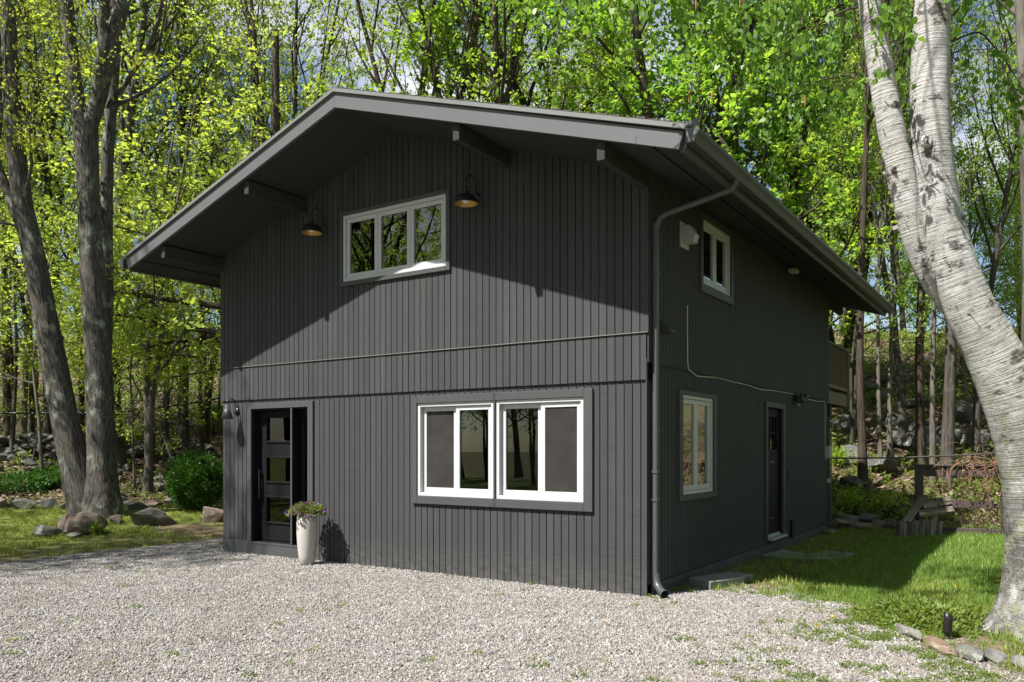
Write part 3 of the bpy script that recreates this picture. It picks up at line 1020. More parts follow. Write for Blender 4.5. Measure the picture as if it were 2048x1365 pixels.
hbox('hose_bracket', M['spout'], (-.022, -.007, 5.80, 5.83, 1.23, 1.28))

# ---- balcony at the back
bal = hpart('balcony', M['deckwood'], lambda bm: (box(bm, -6.0, -.10, 8.76, 11.0, 2.78, 2.82), box(bm, -.13, -.09, 8.78, 10.95, 2.56, 2.779), box(bm, -6.0, -.131, 10.96, 11.0, 2.56, 2.779)))
hpart('top_rail', M['deckwood'], lambda bm: (box(bm, -.15, -.05, 8.78, 11.04, 3.78, 3.82), box(bm, -6, -.151, 10.94, 11.04, 3.78, 3.82)), bal)
hpart('bottom_rail', M['deckwood'], lambda bm: (box(bm, -.12, -.08, 8.78, 10.98, 2.89, 2.96), box(bm, -6, -.121, 10.96, 11.0, 2.89, 2.96)), bal)
for p in ((-.10, 8.83), (-.10, 10.99)):
    hbox('rail_post', M['deckwood'], (p[0] - .045, p[0] + .045, p[1] - .045, p[1] + .045, 2.5, 3.779), bal)
for i in range(15):
    y = 9.0 + i * .13
    hbox('baluster', M['deckwood'], (-.118, -.083, y - .018, y + .018, 2.961, 3.779), bal)
for i in range(20):
    x = -.35 - i * .14
    hbox('baluster', M['deckwood'], (x - .018, x + .018, 10.963, 10.998, 2.961, 3.779), bal)
hbox('support_beam', M['darkwood'], (-6.0, -.16, 9.55, 9.75, 2.30, 2.559), bal)
for x in (-.28, -3.2, -5.8):
    hbox('support_post', M['darkwood'], (x - .09, x + .09, 9.56, 9.74, -.2, 2.299), bal)
hbox('corner_strip', M['flash'], (-.185, -.165, 9.745, 9.775, .05, 2.2), bal)

# ------------------------------------------------------------------ lamps, cables, pot, step, flagstones
def barn_lamp(px, py, label):
    wx = 0
    a = (px - 1024) / F_PX
    d = CAM[1] / -1
    # wall plate position from its photo pixel on the gable plane
    t = (0 - CAM[1]) / (ST * a + CT)
    X = CAM[0] + t * (CT * a - ST)
    Z = CAM[2] + t * (HZ - py) / F_PX
    root = empty('wall_lamp', (X, 0, Z), label, 'lamp', 'barn lamps on the gable')
    root.scale = (.9, .9, .9)
    def add(nm, bm, m, sm=True):
        return bm_obj(nm, bm, m, root, smooth=sm)
    b = bmesh.new()
    lathe(b, [(.0, 0), (.06, 0), (.06, .015), (.03, .03), (.0, .03)], 20)
    bmesh.ops.rotate(b, verts=b.verts, cent=(0, 0, 0), matrix=Matrix.Rotation(math.pi / 2, 3, 'X'))
    add('wall_plate', b, M['blackmetal'])
    pts = [(0, -.02, 0)]
    for k in range(13):
        an = math.pi * (k / 12)
        pts.append((0, -.15 + .11 * math.cos(an), .12 + .15 * math.sin(an)))
    pts.append((0, -.26, .06))
    me = tubes_mesh('gooseneck', [tube_arrays(pts, [.011] * len(pts), 8)])
    link('gooseneck', me, M['blackmetal'], root)
    c = (0, -.26, 0)
    b = bmesh.new()
    lathe(b, [(.0, .085), (.028, .085), (.030, .04), (.022, .035), (.040, .02), (.040, -.01), (.03, -.02), (.0, -.02)], 20, c)
    add('socket', b, M['blackmetal'])
    b = bmesh.new()
    lathe(b, [(.03, -.005), (.08, -.02), (.13, -.055), (.155, -.10), (.165, -.145), (.168, -.15), (.163, -.15)], 32, c)
    sh = add('lamp_shade', b, M['blackmetal'])
    b = bmesh.new()
    lathe(b, [(.028, -.012), (.078, -.028), (.126, -.062), (.150, -.104), (.1615, -.1495)], 32, c)
    bm_obj('lining', b, M['gold'], sh, smooth=True)
    b = bmesh.new()
    lathe(b, [(.0, -.145), (.03, -.14), (.048, -.115), (.045, -.085), (.02, -.05), (.0, -.03)], 20, c)
    bm_obj('bulb', b, M['bulb'], root, smooth=True)
    return root
barn_lamp(648, 455, 'black gooseneck barn lamp left of the gable window, gold inside')
barn_lamp(954, 396, 'black gooseneck barn lamp right of the gable window, gold inside')

root = empty('entry_lamp', (-7.02, .026, 2.22), 'small dark cone wall lamp beside the front door at the house corner', 'lamp')
b = bmesh.new(); lathe(b, [(0, 0), (.055, 0), (.055, .02), (0, .03)], 18)
bmesh.ops.rotate(b, verts=b.verts, cent=(0, 0, 0), matrix=Matrix.Rotation(math.pi / 2, 3, 'X'))
bm_obj('wall_plate', b, M['blackmetal'], root, smooth=True)
pts = [(0, -.01, .02), (0, -.03, .10)] + [(0, -.11 + .08 * math.cos(math.pi * k / 8), .12 + .07 * math.sin(math.pi * k / 8)) for k in range(9)] + [(0, -.19, .06)]
link('bracket', tubes_mesh('bracket', [tube_arrays(pts, [.009] * len(pts), 6)]), M['blackmetal'], root)
b = bmesh.new(); lathe(b, [(0, .10), (.030, .10), (.034, .05), (.036, .05), (.095, -.13), (.09, -.13), (.03, .04)], 20, (0, -.19, 0))
bm_obj('lamp_shade', b, M['spout'], root, smooth=True)

root = empty('flood_light', (-.02, 6.2, 2.52), 'black twin-head security floodlight on the shaded side wall above the side door', 'floodlight')
b = bmesh.new(); box(b, 0, .05, -.07, .07, -.07, .07); bm_obj('base', b, M['blackmetal'], root, bev=.01)
for sy, tilt in ((-.08, .5), (.13, -.2)):
    b = bmesh.new(); box(b, -.03, .09, -.06, .06, -.05, .05)
    bmesh.ops.rotate(b, verts=b.verts, cent=(0, 0, 0), matrix=Matrix.Rotation(.6 + tilt, 3, 'Y') @ Matrix.Rotation(tilt, 3, 'Z'))
    bmesh.ops.translate(b, verts=b.verts, vec=(.11, sy, -.02 if sy < 0 else .02))
    bm_obj('lamp_head', b, M['gutter'], root, bev=.008)
b = bmesh.new(); lathe(b, [(0, -.16), (.03, -.15), (.035, -.10), (.015, -.06), (0, -.06)], 12, (.06, .0, 0)); bm_obj('sensor', b, M['whiteplastic'], root, smooth=True)

cp = [(.008, 1.12, 3.36), (.008, 1.125, 3.0), (.008, 1.13, 2.66), (.006, 1.18, 2.585)]
for y in np.arange(1.5, 8.4, .35):
    cp.append((-.010 + .008 * math.sin(y * 2.1), y, 2.572 - .022 * (1 + math.sin(y * 1.9 + .6 * math.sin(y * 3)))))
cp += [(-.01, 8.42, 2.56), (-.012, 8.45, 2.50), (-.012, 8.45, 1.9), (-.012, 8.45, 1.45), (-.01, 8.48, 1.40), (.0, 8.54, 1.42), (.01, 8.57, 1.46)]
o = link('wall_cable', tubes_mesh('wall_cable', [tube_arrays(np.array(cp) - np.array(cp[0]), [.0065] * len(cp), 6)]), M['cablewhite'])
o.location = cp[0]
tag(o, 'thin cream cable clipped along the seam of the shaded side wall', 'cable')

def cable(pts, r, label, mat='cableblack'):
    P = np.array([at(*p) for p in pts])
    t = np.linspace(0, len(P) - 1, 40)
    P = np.stack([np.interp(t, np.arange(len(P)), P[:, k]) for k in range(3)], -1)
    o = link('utility_cable', tubes_mesh('utility_cable', [tube_arrays(P - P[0], [r] * len(P), 6)]), M[mat])
    o.location = P[0]
    tag(o, label, 'cable')
cable([(-60, 827, 25), (60, 827, 25), (170, 826.5, 25), (265, 822, 25), (340, 813, 25.5), (405, 803, 26), (470, 790, 26.5)], .035, 'black cable stretched through the woods left of the house')
cable([(1640, 916, 18.6), (1690, 917, 18.6), (1800, 916, 18.6), (1900, 912, 18.6), (2010, 906, 18.6), (2120, 900, 18.6)], .022, 'thin dark cable running behind the house above the fence', 'wire')

# planter
PX, PY = -5.02, -.34
root = empty('planter', (PX, PY, gz(PX, PY) + .005), 'tall white tapered planter of purple and lime flowers by the front door', 'planter')
b = bmesh.new()
lathe(b, [(0, 0), (.085, 0), (.10, .02), (.118, .12), (.135, .28), (.144, .45), (.145, .58), (.139, .68), (.126, .68), (.12, .62), (0, .60)], 40)
bm_obj('pot', b, M['pot'], root, smooth=True)
b = bmesh.new(); lathe(b, [(0, .63), (.124, .63), (.124, .615), (0, .605)], 24); bm_obj('soil', b, M['soil'], root)

def leaf_quads(P, axis, normal, length, width, fold=.12):
    "rhombic leaves as folded quads; returns verts (N*4,3), faces"
    side = np.cross(normal, axis)
    side /= np.maximum(np.linalg.norm(side, axis=1, keepdims=True), 1e-6)
    L = length[:, None]
    Wd = width[:, None]
    v0 = P
    v1 = P + axis * L * .45 + side * Wd * .5 + normal * L * fold
    v2 = P + axis * L
    v3 = P + axis * L * .45 - side * Wd * .5 + normal * L * fold
    V = np.stack([v0, v1, v2, v3], 1).reshape(-1, 3)
    return V, np.arange(len(P) * 4).reshape(-1, 4)

def unit(v):
    return v / np.maximum(np.linalg.norm(v, axis=1, keepdims=True), 1e-9)

def leaf_mesh(name, P, axis, r, lmin, lmax, ratio=.62, up=.6, fold=.12, varp=None):
    n = len(P)
    ax = unit(axis + .45 * r.standard_normal((n, 3)))
    nm = r.standard_normal((n, 3)) * .7
    nm[:, 2] += up
    nm = unit(nm - ax * np.sum(nm * ax, 1, keepdims=True))
    L = np.clip(r.lognormal(math.log((lmin + lmax) * .5), .28, n), lmin * .6, lmax * 1.35)
    V, Fq = leaf_quads(P, ax, nm, L, L * ratio * r.uniform(.8, 1.2, n), fold)
    v = r.uniform(0, 1, n) if varp is None else varp
    return np_mesh(name, V, 4, Fq, smooth=False, var=np.repeat(v, 4))

def mound(n, rx, ry, rz, r, base=.55):
    u = unit(r.standard_normal((n, 3)))
    u[:, 2] = np.abs(u[:, 2]) * 1.0 - .25
    rad = r.uniform(base, 1.0, n)[:, None]
    lump = (1 + .12 * np.sin(u[:, :1] * 7 + 1) * np.sin(u[:, 1:2] * 8))
    P = u * rad * lump * np.array([rx, ry, rz])
    return P, u
r1 = np.random.default_rng(3)
Pm, um = mound(2600, .27, .25, .17, r1, .4)
link('foliage', leaf_mesh('foliage', Pm + np.array([0, 0, .74]), um, r1, .018, .04, .6), M['leaf_weed'], root)
Pm, um = mound(210, .28, .26, .18, r1, .85)
keep = Pm[:, 2] < .13
link('flowers', leaf_mesh('flowers', Pm[keep] + np.array([0, 0, .74]), um[keep], r1, .025, .045, .9, .2), M['purple'], root, 'stuff')

def slab_obj(name, poly, z0, h, mat, label, cat, group=None):
    cx, cy_ = np.mean([p[0] for p in poly]), np.mean([p[1] for p in poly])
    b = bmesh.new()
    prism(b, [(p[0] - cx, p[1] - cy_) for p in poly], 'z', 0, h)
    o = bm_obj(name, b, mat, bev=.012)
    o.location = (cx, cy_, z0)
    return tag(o, label, cat, group)
slab_obj('concrete_block', [(.08, .98), (.40, .82), (.62, 1.38), (.30, 1.55)], .0, .10, M['slab'], 'low pale concrete block on the dirt under the tall side window', 'block')
slab_obj('concrete_block', [(.20, 1.35), (.50, 1.28), (.62, 1.75), (.30, 1.80)], .0, .085, M['slab'], 'flat concrete paver behind the low block by the side wall', 'block')
slab_obj('flagstone', [(.06, 3.95), (.50, 3.75), (.62, 4.45), (.14, 4.85)], -.01, .05, M['slab'], 'irregular flagstone below the side door threshold', 'flagstone')
slab_obj('flagstone', [(.54, 3.9), (1.15, 4.2), (1.2, 5.0), (.70, 5.05)], -.01, .045, M['slab'], 'wide flat flagstone on the grass beside the side door', 'flagstone')

# ------------------------------------------------------------------ trees
def polyline(start, d, length, r0, r1, nseg, wander, up, r):
    "a wandering limb; up > 0 bends it skywards"
    pts = [np.array(start, float)]
    d = np.array(d, float)
    d /= np.linalg.norm(d)
    st = length / nseg
    for i in range(nseg):
        d = d + wander * r.standard_normal(3) + np.array([0, 0, up / nseg])
        d /= np.linalg.norm(d)
        pts.append(pts[-1] + d * st)
    return np.array(pts), np.linspace(r0, r1, nseg + 1)

def along(P, R, t):
    x = t * (len(P) - 1)
    i = min(int(x), len(P) - 2)
    f = x - i
    tan = P[i + 1] - P[i]
    return P[i] * (1 - f) + P[i + 1] * f, R[i] * (1 - f) + R[i + 1] * f, tan / max(np.linalg.norm(tan), 1e-9)

def side_dir(tan, ang, az):
    ref = np.array([0, 0, 1.0]) if abs(tan[2]) < .9 else np.array([1.0, 0, 0])
    u = np.cross(tan, ref)
    u /= np.linalg.norm(u)
    v = np.cross(tan, u)
    return math.cos(ang) * tan + math.sin(ang) * (math.cos(az) * u + math.sin(az) * v)

def sprout(P, R, spec, r, tubes, twigs, depth=0):
    "grow side branches by the list spec: (count, from, to, angle, length, up, wander, sides)"
    n, f0, f1, ang, ln, up, wan, sides = spec[0]
    n = max(1, int(round(n * r.uniform(.85, 1.15))))
    az = r.uniform(0, 6.28)
    for i in range(n):
        t = min(.995, f0 + (f1 - f0) * (i + r.uniform(.1, .9)) / n)
        p, rad, tan = along(P, R, t)
        az += 2.4 + r.uniform(-.5, .5)
        d = side_dir(tan, ang * r.uniform(.75, 1.25), az)
        L = ln * r.uniform(.65, 1.2) * (1.15 - .6 * (t - f0) / max(f1 - f0, .01) if depth == 0 else 1)
        rb = min(rad * .62, .016 * L + .004) if depth == 0 else min(rad * .7, .010 * L + .003)
        nseg = 6 if depth == 0 else (4 if depth == 1 else 3)
        Q, S = polyline(p, d, L, rb, rb * .25, nseg, wan, up, r)
        tubes.append(tube_arrays(Q, S, sides))
        if len(spec) > 1:
            sprout(Q, S, spec[1:], r, tubes, twigs, depth + 1)
        else:
            twigs.append((Q, d))

def leaves_on(twigs, per, spread, r, t0=.15):
    P, A = [], []
    for Q, d in twigs:
        k = max(1, r.poisson(per))
        t = (t0 + (1 - t0) * r.beta(2.0, 1.0, k)) * (len(Q) - 1)
        i = np.minimum(t.astype(int), len(Q) - 2)
        f = (t - i)[:, None]
        pos = Q[i] * (1 - f) + Q[i + 1] * f
        P.append(pos + r.standard_normal((k, 3)) * spread)
        A.append(np.repeat((Q[-1] - Q[0])[None] / max(np.linalg.norm(Q[-1] - Q[0]), 1e-6), k, 0))
    return np.concatenate(P), np.concatenate(A)

def clump_var(P, r, s=1.1):
    v = .5 + .32 * np.sin(P[:, 0] * s + 2 * np.sin(P[:, 1] * s * .8)) * np.sin(P[:, 2] * s * 1.3 + P[:, 1]) + r.normal(0, .17, len(P))
    return np.clip(v, 0, 1)

def tree_meshes(seed, H, r0, stems, spec, per, spread, lmin, lmax, wander=.05, lean=.0, fork=None):
    r = np.random.default_rng(seed)
    tubes, twigs = [], []
    for k in range(stems):
        az = r.uniform(0, 6.28) + k * 6.28 / stems
        tilt = lean * r.uniform(.6, 1.2) if stems > 1 else lean
        d = (math.sin(tilt) * math.cos(az), math.sin(tilt) * math.sin(az), math.cos(tilt))
        P, R = polyline((0, 0, -.3), d, H * r.uniform(.88, 1.05), r0, r0 * .16, 12, wander, .35 if stems > 1 else .15, r)
        R[0] *= 1.45
        R[1] *= 1.05
        tubes.append(tube_arrays(P, R, 9))
        sprout(P, R, spec, r, tubes, twigs)
    P, A = leaves_on(twigs, per, spread, r)
    return tubes_mesh('trunk', tubes), leaf_mesh('crown', P, A, r, lmin, lmax, .72, 1.3, .08, clump_var(P, r))

KINDS = {}
def kind(name, *args, **kw):
    KINDS[name] = tree_meshes(*args, **kw)
S_TALL = [(22, .34, .99, .75, 4.6, .55, .10, 5), (6, .25, 1, .75, 1.7, .25, .14, 3), (5, .25, 1, .8, .62, .1, .2, 3)]
S_TALL2 = [(20, .42, .99, .62, 5.0, .7, .09, 5), (6, .2, 1, .7, 1.9, .3, .14, 3), (5, .25, 1, .8, .65, .1, .2, 3)]
S_FAN = [(11, .22, .99, .50, 4.4, .7, .09, 5), (6, .2, 1, .65, 1.8, .35, .13, 3), (5, .25, 1, .8, .62, .1, .2, 3)]
S_SAP = [(15, .28, .99, 1.15, 2.3, .12, .09, 4), (6, .2, 1, .85, .95, .0, .12, 3), (3, .3, 1, .8, .4, 0, .2, 3)]
S_LOW = [(24, .18, .99, .95, 3.6, .25, .10, 5), (6, .2, 1, .8, 1.4, .1, .14, 3), (5, .25, 1, .8, .55, .05, .2, 3)]
kind('tall_a', 101, 19, .15, 1, S_TALL, 9, .065, .075, .125, wander=.025)
kind('tall_b', 102, 21, .18, 1, S_TALL2, 9, .065, .075, .125, wander=.025)
kind('tall_c', 103, 18, .13, 1, S_TALL, 9, .065, .075, .125, wander=.035)
kind('fan_a', 111, 18, .15, 4, S_FAN, 7, .065, .07, .115, lean=.20)
kind('fan_b', 112, 17, .14, 3, S_FAN, 11, .065, .08, .13, lean=.26)
kind('maple_a', 121, 17, .20, 2, S_LOW, 14, .065, .09, .15, lean=.16)
kind('maple_b', 122, 15, .17, 1, S_LOW, 18, .065, .09, .15, wander=.08)
kind('sap_a', 131, 8.5, .055, 1, S_SAP, 14, .07, .06, .105, wander=.06)
kind('sap_b', 132, 6.5, .045, 1, S_SAP, 14, .07, .06, .105, wander=.09)
kind('sap_c', 133, 10, .065, 2, S_SAP, 13, .07, .06, .105, wander=.05, lean=.08)

tree_mesh_cache = {}
def tree_copy(kd, x, y, leaf, bark, scale, label, group, name='forest_tree', rz=None, lean=(0, 0), thick=1.0):
    o = empty(name, (x, y, gz(x, y)), label, 'tree', group, random.uniform(0, 6.28) if rz is None else rz)
    o.rotation_euler = (lean[0], lean[1], o.rotation_euler.z)
    o.scale = (scale * thick, scale * thick, scale)
    tm, cm = KINDS[kd]
    for part, me, mt in (('trunk', tm, bark), ('crown', cm, leaf)):
        key = (kd, part, mt)
        if key not in tree_mesh_cache:
            m2 = me.copy()
            m2.materials.clear()
            m2.materials.append(M[mt])
            tree_mesh_cache[key] = m2
        link(part, tree_mesh_cache[key], None, o)
    return o

TONE = {'leaf_yellow': 'yellow-green', 'leaf_mid': 'bright green', 'leaf_deep': 'deep green', 'leaf_oak': 'golden-green'}
def zone(px, d):
    if px < 150:
        z = 'in the woods left of the big oak'
    elif px < 445:
        z = 'between the oak and the house'
    elif px < 900:
        z = 'behind the left slope of the roof'
    elif px < 1400:
        z = 'behind the right slope of the roof'
    elif px < 1760:
        z = 'behind the eave and balcony'
    else:
        z = 'in the woods behind the birch and fence'
    far = 'near' if d < 25 else ('far' if d > 38 else 'mid-distance')
    return far, z

placed = []
def free(x, y, md):
    if HX0 - 2.2 < x < HX1 + 2.2 and HY0 - 3 < y < 12.6:
        return False
    return all((x - a) ** 2 + (y - b) ** 2 > md * md for a, b in placed)

# trunks that can be told apart in the photograph: pixel, depth, kind, leaf, bark, scale, thickness, lean, description
EXPL = [
    (1727, 19.5, 'tall_b', 'leaf_deep', 'bark_dark', .95, .58, 0, 'dark straight forest tree just beyond the balcony rail'),
    (1762, 20.5, 'tall_c', 'leaf_yellow', 'bark_pale', .85, .5, 0, 'pale slender tree right of the balcony, left of a thin pair'),
    (1779, 21.0, 'tall_a', 'leaf_yellow', 'bark_pale', .9, .5, .02, 'pale slender tree right of the balcony, right of a thin pair'),
    (1806, 22.0, 'tall_c', 'leaf_mid', 'bark_grey', .95, .85, .02, 'grey forked forest tree above the left end of the fence'),
    (1842, 20.8, 'tall_b', 'leaf_mid', 'bark_dark', .9, .75, -.03, 'dark lean tree rising over the woodpile'),
    (1866, 20.0, 'tall_a', 'leaf_yellow', 'bark_pale', .8, .6, .03, 'pale brown young tree behind the fence top rail'),
    (1893, 19.6, 'tall_b', 'leaf_mid', 'bark_grey', 1.05, .78, 0, 'stout grey lichened trunk behind the middle of the fence'),
    (1953, 21.0, 'tall_c', 'leaf_deep', 'bark_grey', .9, .85, 0, 'grey trunk close left of the birch, behind the fence'),
    (2052, 13.2, 'tall_b', 'leaf_mid', 'bark_pale', .95, .9, 0, 'pale grey lichened trunk at the right edge behind the birch'),
    (1690, 26.0, 'fan_a', 'leaf_deep', 'bark_dark', .95, 1.0, 0, 'many-stemmed dark maple rising behind the eave gutter'),
    (1560, 25.0, 'maple_a', 'leaf_deep', 'bark_dark', 1.1, 1.1, 0, 'broad bright maple overhanging the right eave'),
    (1640, 21.5, 'maple_b', 'leaf_mid', 'bark_dark', .95, 1.0, 0, 'low leafy maple right behind the rear eave corner'),
    (1330, 23.5, 'maple_a', 'leaf_deep', 'bark_dark', 1.15, 1.1, 0, 'dense deep green maple behind the right roof corner'),
    (1180, 26.5, 'maple_b', 'leaf_mid', 'bark_dark', 1.25, 1.1, 0, 'leafy green maple behind the middle of the right roof slope'),
    (1045, 24.5, 'fan_b', 'leaf_mid', 'bark_dark', 1.08, 1.15, 0, 'dark fan-shaped tree behind the right roof slope near the ridge'),
    (880, 25.0, 'fan_a', 'leaf_mid', 'bark_dark', 1.05, 1.0, .10, 'leaning many-stemmed tree behind the ridge'),
    (770, 28.0, 'tall_b', 'leaf_mid', 'bark_dark', 1.1, 1.0, -.12, 'tall tree leaning left just behind the roof peak'),
    (590, 25.5, 'fan_a', 'leaf_yellow', 'bark_dark', 1.0, .95, 0, 'sparse fan of dark stems behind the left roof slope'),
    (480, 26.5, 'fan_b', 'leaf_yellow', 'bark_dark', 1.02, .9, .02, 'thin-leaved many-stemmed tree above the left roof slope'),
    (370, 29.0, 'tall_a', 'leaf_yellow', 'bark_grey', 1.0, .9, .05, 'loose yellow-green tree above the left eave end'),
    (236, 25.5, 'tall_b', 'leaf_yellow', 'bark_grey', 1.05, 1.15, 0, 'stout grey trunk with flared foot behind the oak'),
    (296, 21.6, 'sap_c', 'leaf_yellow', 'bark_pale', 1.25, 1.35, -.05, 'pale double-stemmed young tree between the oak and the boxwood'),
    (268, 23.0, 'sap_a', 'leaf_yellow', 'bark_pale', 1.0, .7, 0, 'thin straight sapling just right of the oak trunk'),
    (357, 23.0, 'sap_b', 'leaf_yellow', 'bark_pale', 1.0, .8, 0, 'thin sapling on the bank above the boxwood'),
    (410, 29.0, 'tall_c', 'leaf_yellow', 'bark_dark', 1.0, 1.2, .05, 'dark leaning trunk on the bank at the left house corner'),
    (330, 28.0, 'tall_a', 'leaf_yellow', 'bark_grey', .95, .8, 0, 'grey trunk in the woods above the rocky bank'),
    (306, 27.0, 'tall_c', 'leaf_mid', 'bark_grey', .9, .7, -.02, 'slim grey trunk behind the pale double sapling'),
    (86, 22.5, 'sap_a', 'leaf_yellow', 'bark_pale', 1.1, 1.0, .06, 'pale leaning sapling in front of the dry stone wall'),
    (96, 29.0, 'tall_a', 'leaf_yellow', 'bark_grey', .95, .9, .05, 'grey forest trunk leaning left of the oak fork'),
    (62, 30.0, 'tall_c', 'leaf_mid', 'bark_grey', .95, .85, 0, 'grey straight trunk above the dry stone wall'),
    (20, 28.5, 'tall_b', 'leaf_yellow', 'bark_dark', .95, .9, .03, 'dark trunk at the left edge above the stone wall'),
    (48, 31.5, 'tall_a', 'leaf_yellow', 'bark_pale', 1.0, .8, 0, 'pale trunk deep in the woods at the left edge'),
    (160, 30.0, 'tall_c', 'leaf_yellow', 'bark_grey', 1.0, .9, .04, 'grey trunk seen between the two oak stems'),
]
cvec = Vector((CT, ST, 0))
fvec = Vector((-ST, CT, 0))
for px, d, kd, lf, bk, sc, th, ln, lab in EXPL:
    x, y = xy_at(px, d)
    placed.append((x, y))
    # lean in the picture plane: positive to the left
    ax = fvec * ln
    tree_copy(kd, x, y, lf, bk, sc, lab, None, lean=(-ax.x, -ax.y), thick=th)

# the rest of the wood: random trees on the slope, in view and a little beyond it
rr = random.Random(8)
def wood(n, d0, d1, kinds, leaves, barks, s0, s1, md, prange=(-350, 2400)):
    k = tries = 0
    while k < n and tries < n * 60:
        tries += 1
        d = math.sqrt(rr.uniform(d0 * d0, d1 * d1))
        px = rr.uniform(*prange)
        x, y = xy_at(px, d)
        if not free(x, y, md):
            continue
        if px > 1500 and d < 19:
            continue
        placed.append((x, y))
        lf = rr.choice(leaves if px > 700 or len(leaves) < 3 else leaves[:2])
        kd = rr.choice(kinds)
        far, z = zone(px, d)
        sap = kd.startswith('sap')
        lab = f"{far} {TONE[lf]} {'sapling' if sap else 'forest tree'} {z}"
        tree_copy(kd, x, y, lf, rr.choice(barks), rr.uniform(s0, s1), lab, f"{TONE[lf]} {'saplings' if sap else 'trees'}, {far}, {z}", 'sapling' if sap else 'forest_tree', lean=(rr.gauss(0, .03), rr.gauss(0, .03)), thick=rr.uniform(.75, 1.1))
        k += 1
wood(11, 22, 33, ['tall_a', 'tall_b', 'tall_c', 'fan_a'], ['leaf_yellow', 'leaf_yellow', 'leaf_mid'], ['bark_dark', 'bark_grey', 'bark_grey'], .85, 1.15, 1.9)
wood(18, 21.5, 34, ['sap_a', 'sap_b', 'sap_c'], ['leaf_yellow', 'leaf_yellow'], ['bark_pale', 'bark_grey'], .85, 1.3, 1.2, (-150, 440))
wood(12, 18.5, 30, ['sap_a', 'sap_b', 'sap_c'], ['leaf_yellow', 'leaf_mid'], ['bark_pale', 'bark_grey'], .7, 1.2, 1.2, (1690, 2200))
wood(9, 33, 55, ['tall_a', 'tall_c', 'maple_b'], ['leaf_yellow', 'leaf_mid'], ['bark_dark', 'bark_grey', 'bark_pale'], .8, 1.05, 2.2, (-350, 800))
wood(11, 33, 55, ['tall_a', 'tall_b', 'tall_c', 'maple_a', 'maple_b', 'fan_b'], ['leaf_yellow', 'leaf_mid', 'leaf_mid'], ['bark_dark', 'bark_grey', 'bark_pale'], .9, 1.3, 2.2, (800, 2400))
wood(8, 55, 85, ['maple_a', 'maple_b', 'tall_b'], ['leaf_yellow', 'leaf_mid'], ['bark_dark', 'bark_grey'], .8, 1.0, 3.0, (-350, 800))
wood(10, 55, 85, ['maple_a', 'maple_b', 'tall_b', 'fan_a'], ['leaf_yellow', 'leaf_mid'], ['bark_dark', 'bark_grey'], 1.0, 1.4, 3.0, (800, 2400))
# trees over the road behind the viewer and beside the drive: they shade the left of the drive, show in the panes; nearer ones added to block skylight
for x, y, kd, lf, sc in ((-12.2, -6.6, 'tall_c', 'leaf_yellow', .9), (-11.9, -8.6, 'tall_a', 'leaf_yellow', .8), (-15.5, -8.5, 'tall_a', 'leaf_yellow', .85), (-18.5, -4.5, 'tall_a', 'leaf_yellow', .9), (-21, -13, 'maple_a', 'leaf_mid', 1.1),
                         (-15, -27, 'fan_a', 'leaf_yellow', .9), (-26, -25, 'fan_b', 'leaf_mid', 1.0), (-22, -31, 'maple_b', 'leaf_mid', 1.2), (-12, -17.5, 'sap_a', 'leaf_yellow', 1.1), (-14.5, -18.5, 'sap_c', 'leaf_mid', 1.0), (-17, -21, 'sap_a', 'leaf_yellow', 1.2), (-19.5, -20, 'sap_c', 'leaf_mid', 1.0), (-22, -20, 'sap_b', 'leaf_yellow', 1.4), (-9, -19, 'sap_c', 'leaf_mid', .9), (-6, -20, 'sap_a', 'leaf_yellow', 1.1), (-16, -23, 'sap_c', 'leaf_mid', 1.2), (-12, -23, 'sap_a', 'leaf_yellow', 1.3), (-20, -25, 'sap_c', 'leaf_yellow', 1.2), (-9, -27, 'tall_b', 'leaf_yellow', 1.0), (-26, -22, 'maple_a', 'leaf_yellow', 1.2),
                         (-4, -28, 'maple_b', 'leaf_mid', 1.1), (2, -26, 'fan_b', 'leaf_yellow', 1.1), (9, -24, 'maple_a', 'leaf_mid', 1.1), (15, -18, 'tall_b', 'leaf_yellow', 1.0),
                         (13.5, -6, 'maple_b', 'leaf_mid', .95), (14, 4, 'maple_a', 'leaf_mid', 1.0), (17, 12, 'maple_b', 'leaf_mid', 1.1), (12, 17, 'tall_a', 'leaf_mid', 1.0), (20, -2, 'maple_a', 'leaf_deep', 1.1), (5, -21, 'maple_b', 'leaf_yellow', 1.0), (-24, -28, 'maple_b', 'leaf_yellow', 1.3), (-16, -33, 'maple_a', 'leaf_mid', 1.3), (-7, -35, 'maple_b', 'leaf_mid', 1.3), (10, -13, 'maple_a', 'leaf_mid', .95), (11.5, 0, 'fan_b', 'leaf_mid', .9), (10, 9, 'maple_b', 'leaf_mid', .9), (9, 13.5, 'maple_a', 'leaf_mid', .85)):
    tree_copy(kd, x, y, lf, 'bark_dark', sc, 'leafy offscreen tree for pane reflections, drive dapples and blocking skylight', 'roadside trees outside the picture', 'offscreen_tree', rz=1.0)

